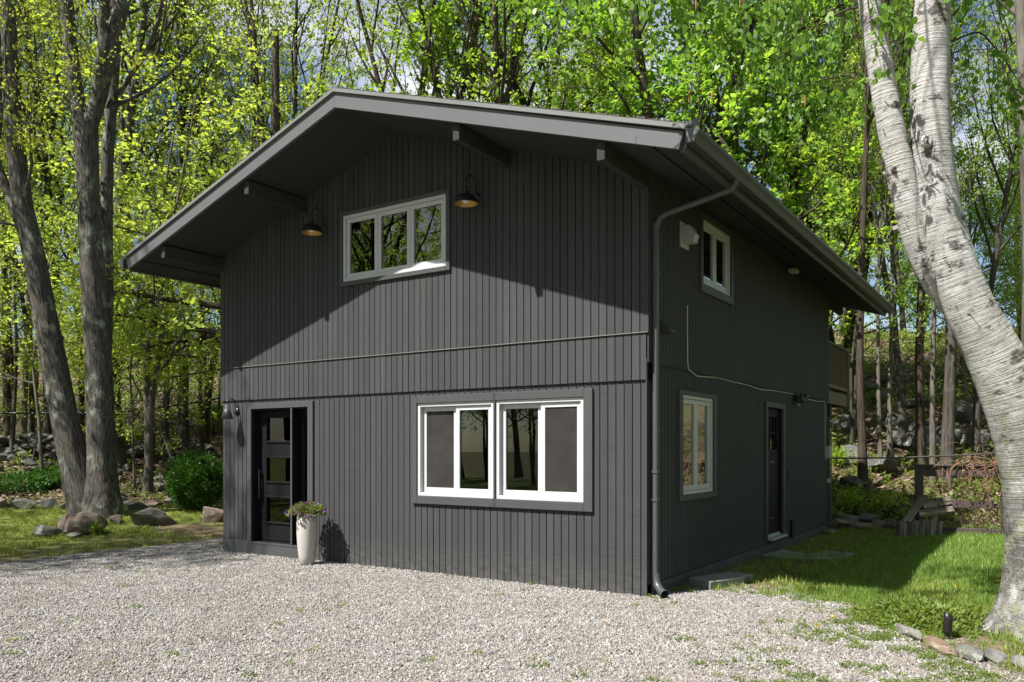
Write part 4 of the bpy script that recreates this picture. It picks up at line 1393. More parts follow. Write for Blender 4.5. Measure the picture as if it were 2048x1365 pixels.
# ---- the two-stemmed oak at the left
def px_tube(pts, d0, sides=14, wob=.05, seed=1, origin=None, sub=4, level=True):
    "pts: (px, py, width px, depth shift)"
    P, R = [], []
    xy = np.array([p[:2] for p in pts], float)
    tg = np.gradient(xy, axis=0)
    # widths are measured level across the picture: a leaning stem is thinner than that
    cs = np.abs(tg[:, 1]) / np.hypot(tg[:, 0], tg[:, 1]) if level else np.ones(len(pts))
    for (px, py, w, dd), c_ in zip(pts, cs):
        w = w * c_
        d = d0 + dd
        P.append(np.array(at(px, py, d)))
        R.append(w * .5 * d / F_PX)
    P, R = np.array(P), np.array(R)
    t = np.linspace(0, len(P) - 1, (len(P) - 1) * sub + 1)
    # smooth the polyline
    from_i = np.arange(len(P))
    Q = np.stack([np.interp(t, from_i, P[:, k]) for k in range(3)], -1)
    S = np.interp(t, from_i, R)
    for _ in range(3):
        Q[1:-1] = .25 * Q[:-2] + .5 * Q[1:-1] + .25 * Q[2:]
        S[1:-1] = .25 * S[:-2] + .5 * S[1:-1] + .25 * S[2:]
    return Q - np.array(origin), S

OD = 17.3
ob = gp(190, 1034)
OD = lat_dep(ob.x, ob.y)[1]
oak = empty('oak_tree', ob, 'big two-stemmed oak with furrowed lichened bark behind the boulders', 'tree')
ro = np.random.default_rng(21)
stems = [
    [(178, 1060, 92, 0), (172, 1020, 74, 0), (150, 930, 64, 0), (128, 830, 59, 0), (103, 700, 54, 0), (84, 600, 50, 0), (66, 500, 47, 0), (46, 420, 43, 0), (26, 250, 37, 0), (18, 100, 34, 0), (14, 0, 32, 0), (4, -160, 27, 0), (-30, -420, 17, .4)],
    [(52, 470, 30, .1), (30, 420, 26, .1), (10, 370, 22, .2), (-10, 320, 20, .3), (-50, 200, 15, .5), (-90, 20, 9, .8)],
    [(204, 1062, 108, -.1), (205, 1025, 84, -.1), (205, 960, 66, -.1), (203, 880, 60, -.1), (198, 730, 56, -.1), (186, 560, 52, -.1), (178, 430, 46, -.1), (174, 320, 48, -.1), (170, 250, 54, -.1)],
    [(164, 258, 36, -.1), (152, 190, 34, -.1), (140, 90, 31, -.1), (132, 0, 29, -.2), (120, -150, 24, -.3), (80, -380, 14, -.6)],
    [(178, 262, 34, -.1), (196, 200, 36, -.1), (215, 120, 36, -.1), (235, 40, 35, -.1), (252, -20, 32, 0), (290, -150, 26, .2), (360, -360, 15, .6)],
    [(198, 190, 24, -.1), (204, 110, 22, -.3), (207, 20, 20, -.4), (212, -120, 16, -.6), (230, -300, 9, -.8)],
    [(212, 700, 26, .45), (213, 560, 30, .5), (212, 430, 28, .5), (216, 300, 26, .5), (224, 200, 24, .6), (232, 90, 22, .7), (228, -40, 20, .8), (220, -260, 12, .9)],
    [(215, 215, 14, .5), (250, 170, 12, .3), (290, 110, 10, 0), (318, 40, 8, -.2), (330, -40, 6, -.3)],
]
tubes, twigs = [], []
limbs = []
for i, s_ in enumerate(stems):
    Q, S = px_tube([(a_, b_, w_ * (.87 if b_ < 980 else .93), e_) for a_, b_, w_, e_ in s_], OD, origin=ob, sub=9)
    tubes.append(tube_arrays(Q, S, 40 if S[0] > .2 else 20, wob=.010, r=ro, ridge=.034, ridge_s=15.0))
    limbs.append((Q, S))
S_OAK = [(7, .5, .99, .8, 2.6, .2, .13, 5), (5, .3, 1, .8, 1.1, .1, .16, 3), (4, .3, 1, .8, .45, 0, .2, 3)]
for i in (0, 1, 3, 4, 5, 6):
    sprout(limbs[i][0], limbs[i][1], S_OAK, ro, tubes, twigs)
for px, py in ((40, 60), (85, 160), (140, 205), (150, 120), (60, 250), (100, 90), (25, 150), (190, 150), (160, 60), (255, 110), (20, 250), (120, 20)):
    p = np.array(at(px, py, OD - .5 + ro.uniform(-.6, .4)) - ob)
    for _ in range(9):
        Q, S = polyline(p, ro.standard_normal(3) + np.array([0, 0, .1]), .55, .006, .002, 3, .2, 0, ro)
        tubes.append(tube_arrays(Q, S, 3))
        twigs.append((Q, Q[-1] - Q[0]))
link('trunk', tubes_mesh('trunk', tubes), M['bark_oak'], oak)
P, A = leaves_on(twigs, 10, .08, ro)
link('crown', leaf_mesh('crown', P, A, ro, .06, .11, .6, .6, .12, clump_var(P, ro)), M['leaf_oak'], oak)

# ---- a maple hidden by the house whose long limbs reach out at the left
mb = xy_at(560, 21.8)
mb = Vector((mb[0], mb[1], gz(*mb)))
mpl = empty('maple_tree', mb, 'maple behind the house corner with long dark limbs reaching left under the eave', 'tree')
tubes, twigs = [], []
for s_ in ([(560, 960, 34, 0), (556, 760, 30, 0), (552, 560, 26, 0), (550, 300, 20, 0), (552, 60, 12, 0)],
           [(556, 640, 17, 0), (440, 612, 13, -.3), (360, 604, 11, -.5), (300, 592, 9, -.6), (240, 586, 8, -.7), (150, 590, 5, -.7)],
           [(556, 700, 17, 0), (430, 664, 13, -.4), (350, 652, 11, -.6), (290, 640, 9, -.8), (250, 632, 7, -.9), (190, 622, 4, -1)],
           [(556, 660, 13, 0), (440, 668, 9, .3), (390, 682, 7, .3), (340, 684, 5, .2), (280, 700, 3, .1)],
           [(556, 600, 13, 0), (470, 560, 10, .3), (380, 520, 8, .4), (300, 470, 5, .3), (220, 450, 3, .3)]):
    Q, S = px_tube(s_, 21.4, origin=mb, level=False)
    tubes.append(tube_arrays(Q, S, 8, wob=.03, r=ro))
    sprout(Q, S, [(9, .2, .99, .9, 1.5, .15, .12, 4), (5, .2, 1, .8, .7, 0, .15, 3), (3, .3, 1, .8, .35, 0, .2, 3)], ro, tubes, twigs)
link('trunk', tubes_mesh('trunk', tubes), M['bark_dark'], mpl)
P, A = leaves_on(twigs, 8, .07, ro)
link('crown', leaf_mesh('crown', P, A, ro, .08, .14, .66, .8, .1, clump_var(P, ro)), M['leaf_yellow'], mpl)

# ---- the birch at the right
bb = gp(2035, 1268)
BD = lat_dep(bb.x, bb.y)[1]
birch = empty('birch_tree', bb, 'white-barked birch with two leaning stems at the right edge', 'tree')
rb = np.random.default_rng(31)
right = [(2046, 1300, 178, 0), (2058, 1255, 150, 0), (2072, 1190, 126, 0), (2078, 1080, 118, 0), (2072, 960, 118, 0), (2050, 860, 122, 0), (2022, 780, 122, 0), (1984, 700, 112, 0), (1945, 630, 100, 0), (1908, 540, 92, 0), (1878, 430, 82, 0), (1864, 310, 74, 0), (1860, 200, 71, 0), (1862, 90, 69, 0), (1866, 0, 67, 0), (1872, -150, 58, 0), (1890, -420, 44, .2), (1900, -800, 24, .4)]
left = [(1960, 690, 66, .12), (1905, 610, 56, .12), (1868, 570, 50, .10), (1840, 505, 50, .08), (1814, 410, 52, .06), (1794, 307, 53, .06), (1772, 205, 50, .05), (1756, 102, 46, .05), (1738, 0, 40, .05), (1716, -130, 34, 0), (1680, -380, 24, -.2), (1640, -700, 12, -.3)]
tubes, twigs = [], []
Q1, S1 = px_tube(right, BD, origin=bb, sub=5)
V, Fq, Bk = tube_arrays(Q1, S1, 30, wob=.016, r=rb, ridge=.012, ridge_s=5.0)
# root flare: the foot spreads into buttresses
zf = np.clip((.42 - V[:, 2]) / .5, 0, 1) ** 1.6
ang = np.arctan2(V[:, 1] - Q1[0][1], V[:, 0] - Q1[0][0])
ctr = np.array([Q1[4][0], Q1[4][1]])
V[:, :2] = ctr + (V[:, :2] - ctr) * (1 + (zf * (.10 + .20 * np.cos(ang * 5 + .6)))[:, None])
tubes.append((V, Fq, Bk))
Q2, S2 = px_tube(left, BD, origin=bb, sub=5)
tubes.append(tube_arrays(Q2, S2, 24, wob=.02, r=rb, ridge=.012, ridge_s=6.0))
link('trunk', tubes_mesh('trunk', tubes), M['bark_birch'], birch)
curl = []
for k_ in range(46):
    Qs, Ss = (Q2, S2) if k_ % 3 else (Q1, S1)
    pt, rd, tn = along(Qs, Ss, rb.uniform(.12, .62) if k_ % 3 else rb.uniform(.45, .75))
    a0 = rb.uniform(0, 6.28)
    d0_ = side_dir(tn, math.pi / 2, a0)
    d1_ = np.cross(tn, d0_)
    w_, l_ = rb.uniform(.015, .05), rb.uniform(.03, .09)
    vv = []
    for q_ in range(5):
        f_ = q_ / 4
        c_ = pt + d0_ * (rd * 1.0 + .045 * f_ * f_ * rb.uniform(.5, 1.2)) + d1_ * l_ * f_
        vv += [c_ - tn * w_ * .5, c_ + tn * w_ * .5 * (1 - .3 * f_)]
    vv = np.array(vv)
    ff = np.array([(2 * q_, 2 * q_ + 1, 2 * q_ + 3, 2 * q_ + 2) for q_ in range(4)])
    curl.append((vv, ff, np.repeat(pt[None], 10, 0)))
link('peeling_bark', tubes_mesh('peeling_bark', curl), M['bark_birch'], birch, 'stuff')
kp = np.array(at(1853, 283, BD - S1[len(S1) // 2] * .75) - bb)
kn = [kp + np.array(cvec) * .034 * math.cos(a_) + np.array([0, 0, .045 * math.sin(a_)]) for a_ in np.linspace(0, 6.283, 15)]
link('knot', tubes_mesh('knot', [tube_arrays(kn, [.017] * 15, 7)]), M['bark_birch'], birch)
ctub, ctw = [], []
for Q_, S_ in ((Q1, S1), (Q2, S2)):
    sprout(Q_, S_, [(7, .90, .995, .9, 2.6, .3, .10, 5), (7, .2, 1, .8, 1.4, -.3, .14, 3), (5, .2, 1, .8, .7, -.6, .2, 3)], rb, ctub, ctw)
ctw = [q for q in ctw if (q[0][0][0] - Q1[-1][0]) * .40 + (q[0][0][1] - Q1[-1][1]) * .91 > -.2]  # sunward leaf twigs of the unseen crown dropped so the trunk stays sunlit
link('limbs', tubes_mesh('limbs', ctub), M['bark_dark'], birch)
P, A = leaves_on(ctw, 8, .09, rb)
link('crown', leaf_mesh('crown', P, A, rb, .06, .10, .62, .5, .1, clump_var(P, rb)), M['leaf_birch'], birch)
# limbs above the picture and the twigs that hang from them into it
tubes = []
hang = []
def hang_from(P, R, n, t0, l0, l1):
    for i in range(n):
        p, rad, tan = along(P, R, rb.uniform(t0, .99))
        p = p + rb.standard_normal(3) * np.array([.12, .12, .05])
        d = np.array([rb.normal(0, .35), rb.normal(0, .35), -.35])
        Q, S = polyline(p, d, rb.uniform(l0, l1), .0035, .0012, 6, .10, -1.6, rb)
        tubes.append(tube_arrays(Q, S, 3))
        hang.append((Q, Q[-1] - Q[0]))
def limb(pts, r0, r1, n, l0, l1, t0=.1):
    P = np.array([np.array(at(px, py, d) - bb) for px, py, d in pts])
    t = np.linspace(0, len(P) - 1, 16)
    Q = np.stack([np.interp(t, np.arange(len(P)), P[:, k]) for k in range(3)], -1)
    Q[1:-1] = .25 * Q[:-2] + .5 * Q[1:-1] + .25 * Q[2:]
    R = np.linspace(r0, r1, 16)
    tubes.append(tube_arrays(Q, R, 6))
    hang_from(Q, R, n, t0, l0, l1)
limb([(1730, -60, BD), (1640, -90, BD - .2), (1520, -100, BD - .3), (1380, -90, BD - .4), (1250, -80, BD - .3)], .028, .006, 46, .35, .95, .34)
limb([(1722, -110, BD), (1660, -60, BD + .4), (1580, -30, BD + .7), (1480, -20, BD + .9), (1400, -20, BD + 1.1)], .024, .005, 34, .35, 1.0, .3)
limb([(1740, 10, BD), (1690, 20, BD + .4), (1620, 60, BD + .6), (1560, 120, BD + .6)], .014, .004, 26, .3, .85, .3)
limb([(1770, 190, BD), (1700, 150, BD + .3), (1640, 160, BD + .5), (1570, 210, BD + .7)], .010, .003, 15, .25, .6)
limb([(1860, -40, BD), (1930, -90, BD + .3), (1990, -80, BD + .5), (2060, -60, BD + .6)], .02, .005, 14, .3, .8)
limb([(1862, 20, BD), (1820, -40, BD + .6), (1790, -20, BD + .8), (1770, 20, BD + .9)], .012, .004, 14, .25, .7)
limb([(1745, -30, BD), (1735, 0, BD - .35), (1745, 60, BD - .5), (1775, 110, BD - .5)], .008, .003, 7, .2, .5)
limb([(1300, -85, BD - .3), (1200, -90, BD - .2), (1100, -80, BD - .1), (1010, -60, BD)], .008, .003, 18, .2, .55)
limb([(1860, 100, BD), (1960, 60, BD + .6), (2010, 120, BD + .8), (2060, 200, BD + 1)], .012, .003, 14, .3, .7)
link('twigs', tubes_mesh('twigs', tubes), M['bark_dark'], birch)
P, A = leaves_on(hang, 13, .03, rb, .12)
n = len(P)
ax = unit(np.array([0, 0, -1.0]) + .55 * rb.standard_normal((n, 3)))
nm = rb.standard_normal((n, 3))
nm = unit(nm - ax * np.sum(nm * ax, 1, keepdims=True))
sd_ = np.cross(nm, ax)
L = rb.uniform(.045, .088, n)[:, None]
# oval pointed leaf of eight corners, folded along the rib and drooping at the tip
outline = [(0, 0, 0), (.14, .22, .05), (.38, .34, .08), (.68, .22, .03), (1.0, 0, -.10), (.68, -.22, .03), (.38, -.34, .08), (.14, -.22, .05)]
V = np.stack([P + ax * L * a + sd_ * L * b + nm * L * c for a, b, c in outline], 1).reshape(-1, 3)
me = np_mesh('leaves', V, 8, np.arange(n * 8).reshape(-1, 8), smooth=False, var=np.repeat(rb.uniform(0, 1, n), 8))
link('leaves', me, M['leaf_birch'], birch)
for px, py, d in ((1378, 205, BD - .4), (1424, 205, BD - .2), (1392, 20, BD - .3), (1540, 10, BD), (1480, 15, BD + .2), (1610, 215, BD - .3)):
    p = np.array(at(px, py, d) - bb)
    link('catkin', tubes_mesh('catkin', [tube_arrays([p + np.array([0, 0, .10 - .026 * k]) for k in range(5)], [.003, .006, .007, .006, .002], 6)]), M['catkin'], birch)

# ------------------------------------------------------------------ rocks
def rock_mesh(seed, sx, sy, sz, sub=3, cuts=7, rough=.10, flat=.0):
    r = np.random.default_rng(seed)
    bm = bmesh.new()
    bmesh.ops.create_icosphere(bm, subdivisions=sub, radius=1)
    V = np.array([v.co[:] for v in bm.verts])
    o = r.uniform(0, 100)
    k = np.array([noise.fractal(Vector((p[0] * 1.3 + o, p[1] * 1.3, p[2] * 1.3)), 1.0, 2.0, 3) for p in V])
    V = V * (1 + rough * 1.6 * k)[:, None]
    for _ in range(cuts):
        n = unit(r.standard_normal((1, 3)))[0]
        h = r.uniform(.42, .78)
        t = V @ n
        V = V - np.where(t > h, t - h, 0)[:, None] * n[None]
    k = np.array([noise.fractal(Vector((p[0] * 5 + o, p[1] * 5, p[2] * 5)), 1.0, 2.0, 4) for p in V])
    V = V * (1 + rough * .35 * k)[:, None]
    V[:, 2] = np.maximum(V[:, 2], -.62)
    V = V * np.array([sx, sy, sz])
    for v, p in zip(bm.verts, V):
        v.co = p
    me = bpy.data.meshes.new('rock')
    bm.to_mesh(me)
    bm.free()
    me.polygons.foreach_set('use_smooth', [False] * len(me.polygons))
    return me

VIEWROT = math.atan2(ST, CT)
def rock(px, py, w, h, mat, label, cat='rock', group=None, seed=0, depth=.8, rz=0, rough=.10, cuts=7, name='rock', sub=3, sink=.3, tilt=0):
    "a stone whose foot is at the photo pixel; w and h in photo pixels"
    p = gp(px, py)
    d = lat_dep(p.x, p.y)[1]
    sx, sz = w * .5 * d / F_PX, h * d / F_PX / (1.55 - sink * .5)
    me = rock_mesh(seed + int(px * 7 + py), sx, sx * depth, sz, sub, cuts, rough)
    me.materials.append(M[mat])
    o = link(name, me)
    q = p + fvec * sx * depth * .5
    o.location = (q.x, q.y, gz(q.x, q.y) + sz * (.62 - sink * .6))
    o.rotation_euler = (tilt, 0, VIEWROT + rz)
    tag(o, label, cat, group)
    return o

rock(155, 1070, 104, 46, 'rock_brown', 'rounded brown boulder lying at the foot of the oak', 'boulder', seed=4, depth=.7, rough=.10, cuts=5, name='boulder', sink=.5, sub=4)
rock(292, 1052, 112, 46, 'rock_tan', 'broad flat-topped grey boulder right of the oak foot', 'boulder', seed=9, depth=.8, cuts=9, name='boulder', sink=.75, sub=4, tilt=-.1)
rock(424, 1046, 58, 42, 'rock_brown', 'squarish pinkish-brown boulder touching the left house corner', 'boulder', seed=13, depth=.9, rough=.08, cuts=8, name='boulder', sink=.45, sub=4)
rock(82, 1076, 60, 26, 'rock_grey', 'low grey rock in the grass left of the round boulder', seed=15, cuts=7, name='rock')
rock(232, 1050, 34, 18, 'rock_brown', 'small brown rock between the two oak boulders', seed=17, name='rock')
rock(145, 1078, 34, 10, 'rock_grey', 'flat grey stone in front of the round boulder', seed=19, name='rock')
for i, (px, py, w, h) in enumerate(((-12, 1020, 70, 24), (42, 1020, 62, 22), (95, 1018, 58, 18), (130, 1020, 32, 15), (250, 1018, 46, 18), (272, 1020, 40, 17), (305, 1014, 42, 14), (340, 1012, 38, 20), (235, 1008, 40, 14))):
    where = ['at the left picture edge', 'second from the left picture edge', 'third from the left picture edge', 'just left of the oak', 'nearest the oak on its right', 'second right of the oak', 'third right of the oak', 'nearest the boxwood', 'half behind the oak on its right'][i]
    rock(px, py, w, h, 'rock_grey' if i % 3 else 'rock_brown', 'long edging stone at the back of the lawn, ' + where, 'rock', 'edging stones behind the lawn', 40 + i, .6, rr.uniform(-.2, .2), .1, 7, 'edging_stone')

# dry stone walls in the wood
def stone_wall(pts, d, h, n, label, seed):
    r = random.Random(seed)
    c = at(pts[0][0], pts[0][1], d)
    base = Vector((c.x, c.y, gz(c.x, c.y)))
    root = empty('stone_wall', base, label, 'wall')
    protos = []
    for k in range(5):
        me = rock_mesh(700 + seed + k, .26, .20, .13, 2, 6, .12)
        me.materials.append(M['rock_dark'])
        protos.append(me)
    for i in range(n):
        t = r.random()
        px = pts[0][0] * (1 - t) + pts[-1][0] * t
        x, y = xy_at(px, d + r.uniform(-.25, .25))
        lev = r.random()
        o = link('stone', r.choice(protos), None, root)
        o.location = Vector((x, y, gz(x, y) + .05 + lev * h)) - base
        o.rotation_euler = (r.uniform(-.3, .3), r.uniform(-.3, .3), VIEWROT + r.uniform(-.5, .5))
        k = r.uniform(.6, 1.35)
        o.scale = (k * r.uniform(.8, 1.3), k, k)
stone_wall([(-60, 905), (150, 905)], 26.0, .55, 110, 'tumbled dry stone wall in the woods at the left edge', 1)
stone_wall([(225, 880), (420, 880)], 27.5, .35, 70, 'low dry stone wall on the bank between the oak and the house', 2)

# loose rocks of the banks
rl = random.Random(77)
def scree(n, x0, x1, y0, y1, w0, w1, place, grp):
    for i in range(n):
        px, py = rl.uniform(x0, x1), rl.uniform(y0, y1)
        w = rl.uniform(w0, w1)
        rock(px, py, w, w * rl.uniform(.35, .6), rl.choice(['rock_grey', 'rock_grey', 'rock_dark']), f'angular grey rock half sunk in the {place}', 'rock', grp, i * 3 + 200, .8, rl.uniform(-.8, .8), .12, 8, 'rock', 2, .25, rl.uniform(-.2, .2))
scree(26, 225, 345, 905, 985, 12, 34, 'bank between the oak and the boxwood', 'rocks of the left bank')
scree(12, -20, 120, 900, 955, 14, 40, 'slope below the left stone wall', 'rocks below the stone wall')
scree(16, 1680, 1990, 700, 830, 14, 44, 'leafy slope behind the balcony', 'rocks of the upper right slope')
for i, (px, py, w, h, lab) in enumerate((
        (1700, 872, 66, 44, 'pale blocky boulder on the slope just right of the balcony post'),
        (1728, 880, 30, 32, 'small pale upright boulder beside the blocky one on the slope'),
        (1712, 930, 76, 40, 'mossy slanting ledge on the slope behind the house corner'),
        (1835, 905, 120, 62, 'long grey ledge of rock on the slope above the woodpile'),
        (1900, 900, 80, 60, 'grey rock face behind the stout lichened trunk'),
        (1790, 860, 60, 40, 'grey boulder on the slope behind the pale slender pair'),
        (1935, 850, 70, 66, 'tall split rock face close left of the birch stem'),
        (1965, 905, 70, 60, 'dark rock face behind the fence beside the birch'),
        (1830, 815, 70, 30, 'flat ledge high on the slope above the fence'),
        (1770, 950, 90, 46, 'mossy shaded ledge low on the slope behind the house'),
        (1715, 985, 70, 34, 'shaded green-stained rock at the foot of the slope by the house'))):
    rock(px, py, w * 1.1, h * .8, 'rock_dark' if i > 1 else 'rock_grey', lab, 'rock', 'rock ledges behind the house', 300 + i, .8, rl.uniform(-.3, .3), .16, 12, 'rock_ledge', 3, .45, rl.uniform(-.15, .15))
for i, (px, py, w, h) in enumerate(((1652, 1052, 34, 20), (1678, 1060, 44, 24), (1700, 1050, 34, 20), (1722, 1062, 40, 18), (1742, 1052, 36, 24), (1764, 1060, 34, 16), (1688, 1044, 30, 14), (1785, 1062, 30, 18), (1665, 1068, 26, 12))):
    where = ['against the house corner', 'one in from the house corner', 'at its middle, upper row', 'at its middle, lower row', 'the tallest, right of middle', 'right part, lower row', 'uppermost, near the balcony post', 'nearest the woodpile', 'lowest, at the lawn edge'][i]
    rock(px, py, w * 1.35, h * 1.1, 'rock_brown' if i % 2 else 'rock_grey', 'shaded rock in the pile behind the house, ' + where, 'rock', 'rock pile behind the house', 400 + i, 1.0, rl.uniform(-.6, .6), .1, 9, 'rock', 2, .15, rl.uniform(-.3, .3))

# kerb stones round the birch bed
def kerb(px0, py0, px1, py1, h, wd, mat, label, seed):
    a, b_ = gp(px0, py0), gp(px1, py1)
    L = (b_ - a).length
    me = rock_mesh(seed, L * .54, wd, h, 3, 9, .07)
    me.materials.append(M[mat])
    o = link('kerb_stone', me)
    m = (a + b_) / 2
    o.location = (m.x, m.y, m.z + h * .38)
    o.rotation_euler = (0, 0, math.atan2(b_.y - a.y, b_.x - a.x))
    tag(o, label, 'kerb stone', 'kerb stones of the birch bed')
kerb(1790, 1258, 1842, 1290, .085, .07, 'rock_pale', 'jagged pale grey kerb stone at the near corner of the birch bed', 501)
kerb(1838, 1288, 1912, 1316, .075, .10, 'rock_orange', 'rusty pinkish kerb stone in front of the path light', 502)
kerb(1908, 1306, 1968, 1330, .080, .09, 'rock_grey', 'grey split kerb stone right of the rusty one', 503)
kerb(1966, 1318, 2030, 1340, .070, .09, 'rock_grey', 'long grey kerb stone under the birch trunk', 504)
kerb(2026, 1332, 2090, 1352, .07, .09, 'rock_pale', 'pale kerb stone at the right picture edge', 505)

# path light
p = gp(1893, 1278)
root = empty('path_light', p, 'black ribbed spotlight stuck in the soil in front of the birch', 'light')
b = bmesh.new()
pr = [(0, .045), (.030, .045), (.034, .05)]
for k in range(9):
    z = .06 + k * .014
    pr += [(.036, z), (.0385, z + .005), (.036, z + .010)]
pr += [(.037, .215), (.034, .215), (.033, .16), (0, .15)]
lathe(b, pr, 24)
for v in b.verts:
    if v.co.z > .17:
        v.co.z += -(v.co.x * CT + v.co.y * ST) * .55 * (v.co.z - .17) / .045
bmesh.ops.rotate(b, verts=b.verts, cent=(0, 0, 0), matrix=Matrix.Rotation(.08, 3, 'Y'))
bm_obj('head', b, M['blackmetal'], root, smooth=True)
b = bmesh.new(); lathe(b, [(0, .06), (.012, .055), (.014, .0), (.004, -.06), (0, -.06)], 10); bm_obj('stake', b, M['blackmetal'], root, smooth=True)
b = bmesh.new(); box(b, -.05, .05, -.012, .012, .0, .018); bm_obj('bracket', b, M['blackmetal'], root, bev=.004)

# ------------------------------------------------------------------ fence, vine, woodpile
fl, fr_ = gp(1838, 1074), gp(2012, 1082)
fdir = (fr_ - fl).normalized()
FL = (fr_ - fl).length
fn = Vector((-fdir.y, fdir.x, 0))
fence = empty('fence', fl, 'dark brown post-and-rail fence with wire mesh at the back of the lawn', 'fence', None, math.atan2(fdir.y, fdir.x))
def fbox(nm, x0, x1, y0, y1, z0, z1, m='fence'):
    b = bmesh.new(); box(b, x0, x1, y0, y1, z0, z1); return bm_obj(nm, b, M[m], fence, bev=.006)
for i in range(3):
    fbox('post', i * FL - .075, i * FL + .075, -.07, .07, -.3, 1.301)
for i in range(2):
    for z0, z1 in ((.05, .19), (.55, .70), (1.12, 1.30)):
        fbox('rail', i * FL + .077, (i + 1) * FL - .077, -.05, -.012, z0, z1)
fbox('cap_board', -.12, 2 * FL + .1, -.09, .07, 1.302, 1.335)
mesh_w = []
for k in range(int(2 * FL / .05)):
    x = k * .05
    mesh_w.append(tube_arrays([(x, .0, .05), (x, .002, 1.2)], [.0012, .0012], 3))
for k in range(23):
    z = .06 + k * .05
    mesh_w.append(tube_arrays([(0, .003, z), (2 * FL, .003, z)], [.0012, .0012], 3))
link('wire_mesh', tubes_mesh('wire_mesh', mesh_w), M['wire'], fence, 'stuff')

rv = np.random.default_rng(51)
vine = empty('vine', fl + fdir * FL * .75, 'tangle of reddish bare vine stems and leaves draped over the fence', 'vine', None, math.atan2(fdir.y, fdir.x))
vt_, vl = [], []
for k in range(85):
    x = rv.normal(.15, .42)
    P_, R_ = polyline((x, rv.uniform(-.06, .06), 1.32 + rv.uniform(0, .1)), (rv.normal(0, .8), -.25, rv.uniform(-.4, .7)), rv.uniform(.4, 1.1), .006, .002, 8, .22, -2.6, rv)
    P_[:, 1] = np.minimum(P_[:, 1], .05) - .02
    P_[:, 2] = np.maximum(P_[:, 2], .1)
    vt_.append(tube_arrays(P_, R_, 4))
    if k % 6 == 0:
        vl.append((P_, P_[-1] - P_[0]))
for k in range(130):
    P_, R_ = polyline((rv.uniform(-.5, 1.6), rv.uniform(.05, .4), 0), (rv.normal(0, .4), rv.normal(0, .3), 1), rv.uniform(.5, 1.5), .004, .002, 6, .15, 0, rv)
    vt_.append(tube_arrays(P_, R_, 3))
    vl.append((P_, P_[-1] - P_[0]))
link('stems', tubes_mesh('stems', vt_), M['vine'], vine, 'stuff')
P, A = leaves_on(vl, 10, .06, rv)
link('leaves', leaf_mesh('leaves', P, A, rv, .03, .07, .8, .5), M['leaf_vine'], vine, 'stuff')

def log_mesh(seed, L, r0):
    r = np.random.default_rng(seed)
    n = 11
    an = np.arange(n) / n * 6.283
    prof = r0 * (1 + .12 * r.standard_normal(n))
    cut = r.uniform(0, 6.28)
    prof = np.where(np.abs((an - cut + 3.14) % 6.28 - 3.14) < .9, prof * .62, prof)
    b = bmesh.new()
    r_ = []
    for z in (0, L * .5, L):
        r_.append([b.verts.new((prof[k] * math.cos(an[k]) * (1 + .03 * r.standard_normal()), prof[k] * math.sin(an[k]), z)) for k in range(n)])
    b.faces.new(r_[0][::-1])
    b.faces.new(r_[2])
    for A_, B_ in zip(r_, r_[1:]):
        for k in range(n):
            b.faces.new((A_[k], A_[(k + 1) % n], B_[(k + 1) % n], B_[k]))
    return b
M['log'] = mat_bark('weathered_firewood', (.07, .058, .047), (.32, .28, .235), (.46, .44, .40), .8, 9, .6)
for n_ in M['log'].node_tree.nodes:
    if n_.bl_idname == 'ShaderNodeMapping':
        tc_ = M['log'].node_tree.nodes.new('ShaderNodeTexCoord')
        M['log'].node_tree.links.new(tc_.outputs['Object'], n_.inputs['Vector'])
for i, (px, py, L, r0, tx, ty, dz, lab) in enumerate((
        (1803, 1073, .32, .085, 0, .05, 0, 'short pale log standing at the left end of the woodpile'),
        (1826, 1074, .34, .10, .05, -.05, 0, 'upright split log second from the left in the woodpile'),
        (1842, 1072, .36, .07, 0, .08, 0, 'narrow upright split log in the middle of the woodpile'),
        (1857, 1073, .35, .10, -.05, 0, 0, 'thick upright log right of the middle of the woodpile'),
        (1872, 1074, .33, .085, 0, .1, 0, 'pale upright log at the right end of the woodpile'),
        (1835, 1040, .62, .09, 0, 1.45, .42, 'log lying across the top of the woodpile'),
        (1806, 1046, .55, .05, .1, .62, .33, 'split plank leaning left on top of the woodpile'),
        (1816, 1046, .55, .045, .1, .60, .33, 'narrow plank leaning beside the split plank on the woodpile'),
        (1866, 1060, .62, .06, 0, .03, .12, 'grey board standing upright behind the right end of the woodpile'),
        (1845, 1025, .5, .07, .0, 1.4, .56, 'small dark log on the very top of the woodpile'))):
    d = 14.55
    x, y = xy_at(px, d)
    o = bm_obj('log', log_mesh(60 + i, L, r0), M['log'])
    o.location = (x, y, gz(x, y) + dz + (.06 if abs(ty) > 1 else 0) - .01)
    o.rotation_euler = (tx, 0, 0)
    o.rotation_euler = (Matrix.Rotation(VIEWROT, 3, 'Z') @ Matrix.Rotation(ty if abs(ty) < 1 else ty, 3, 'Y') @ Matrix.Rotation(tx, 3, 'X')).to_euler()
    tag(o, lab, 'log', 'logs of the woodpile')

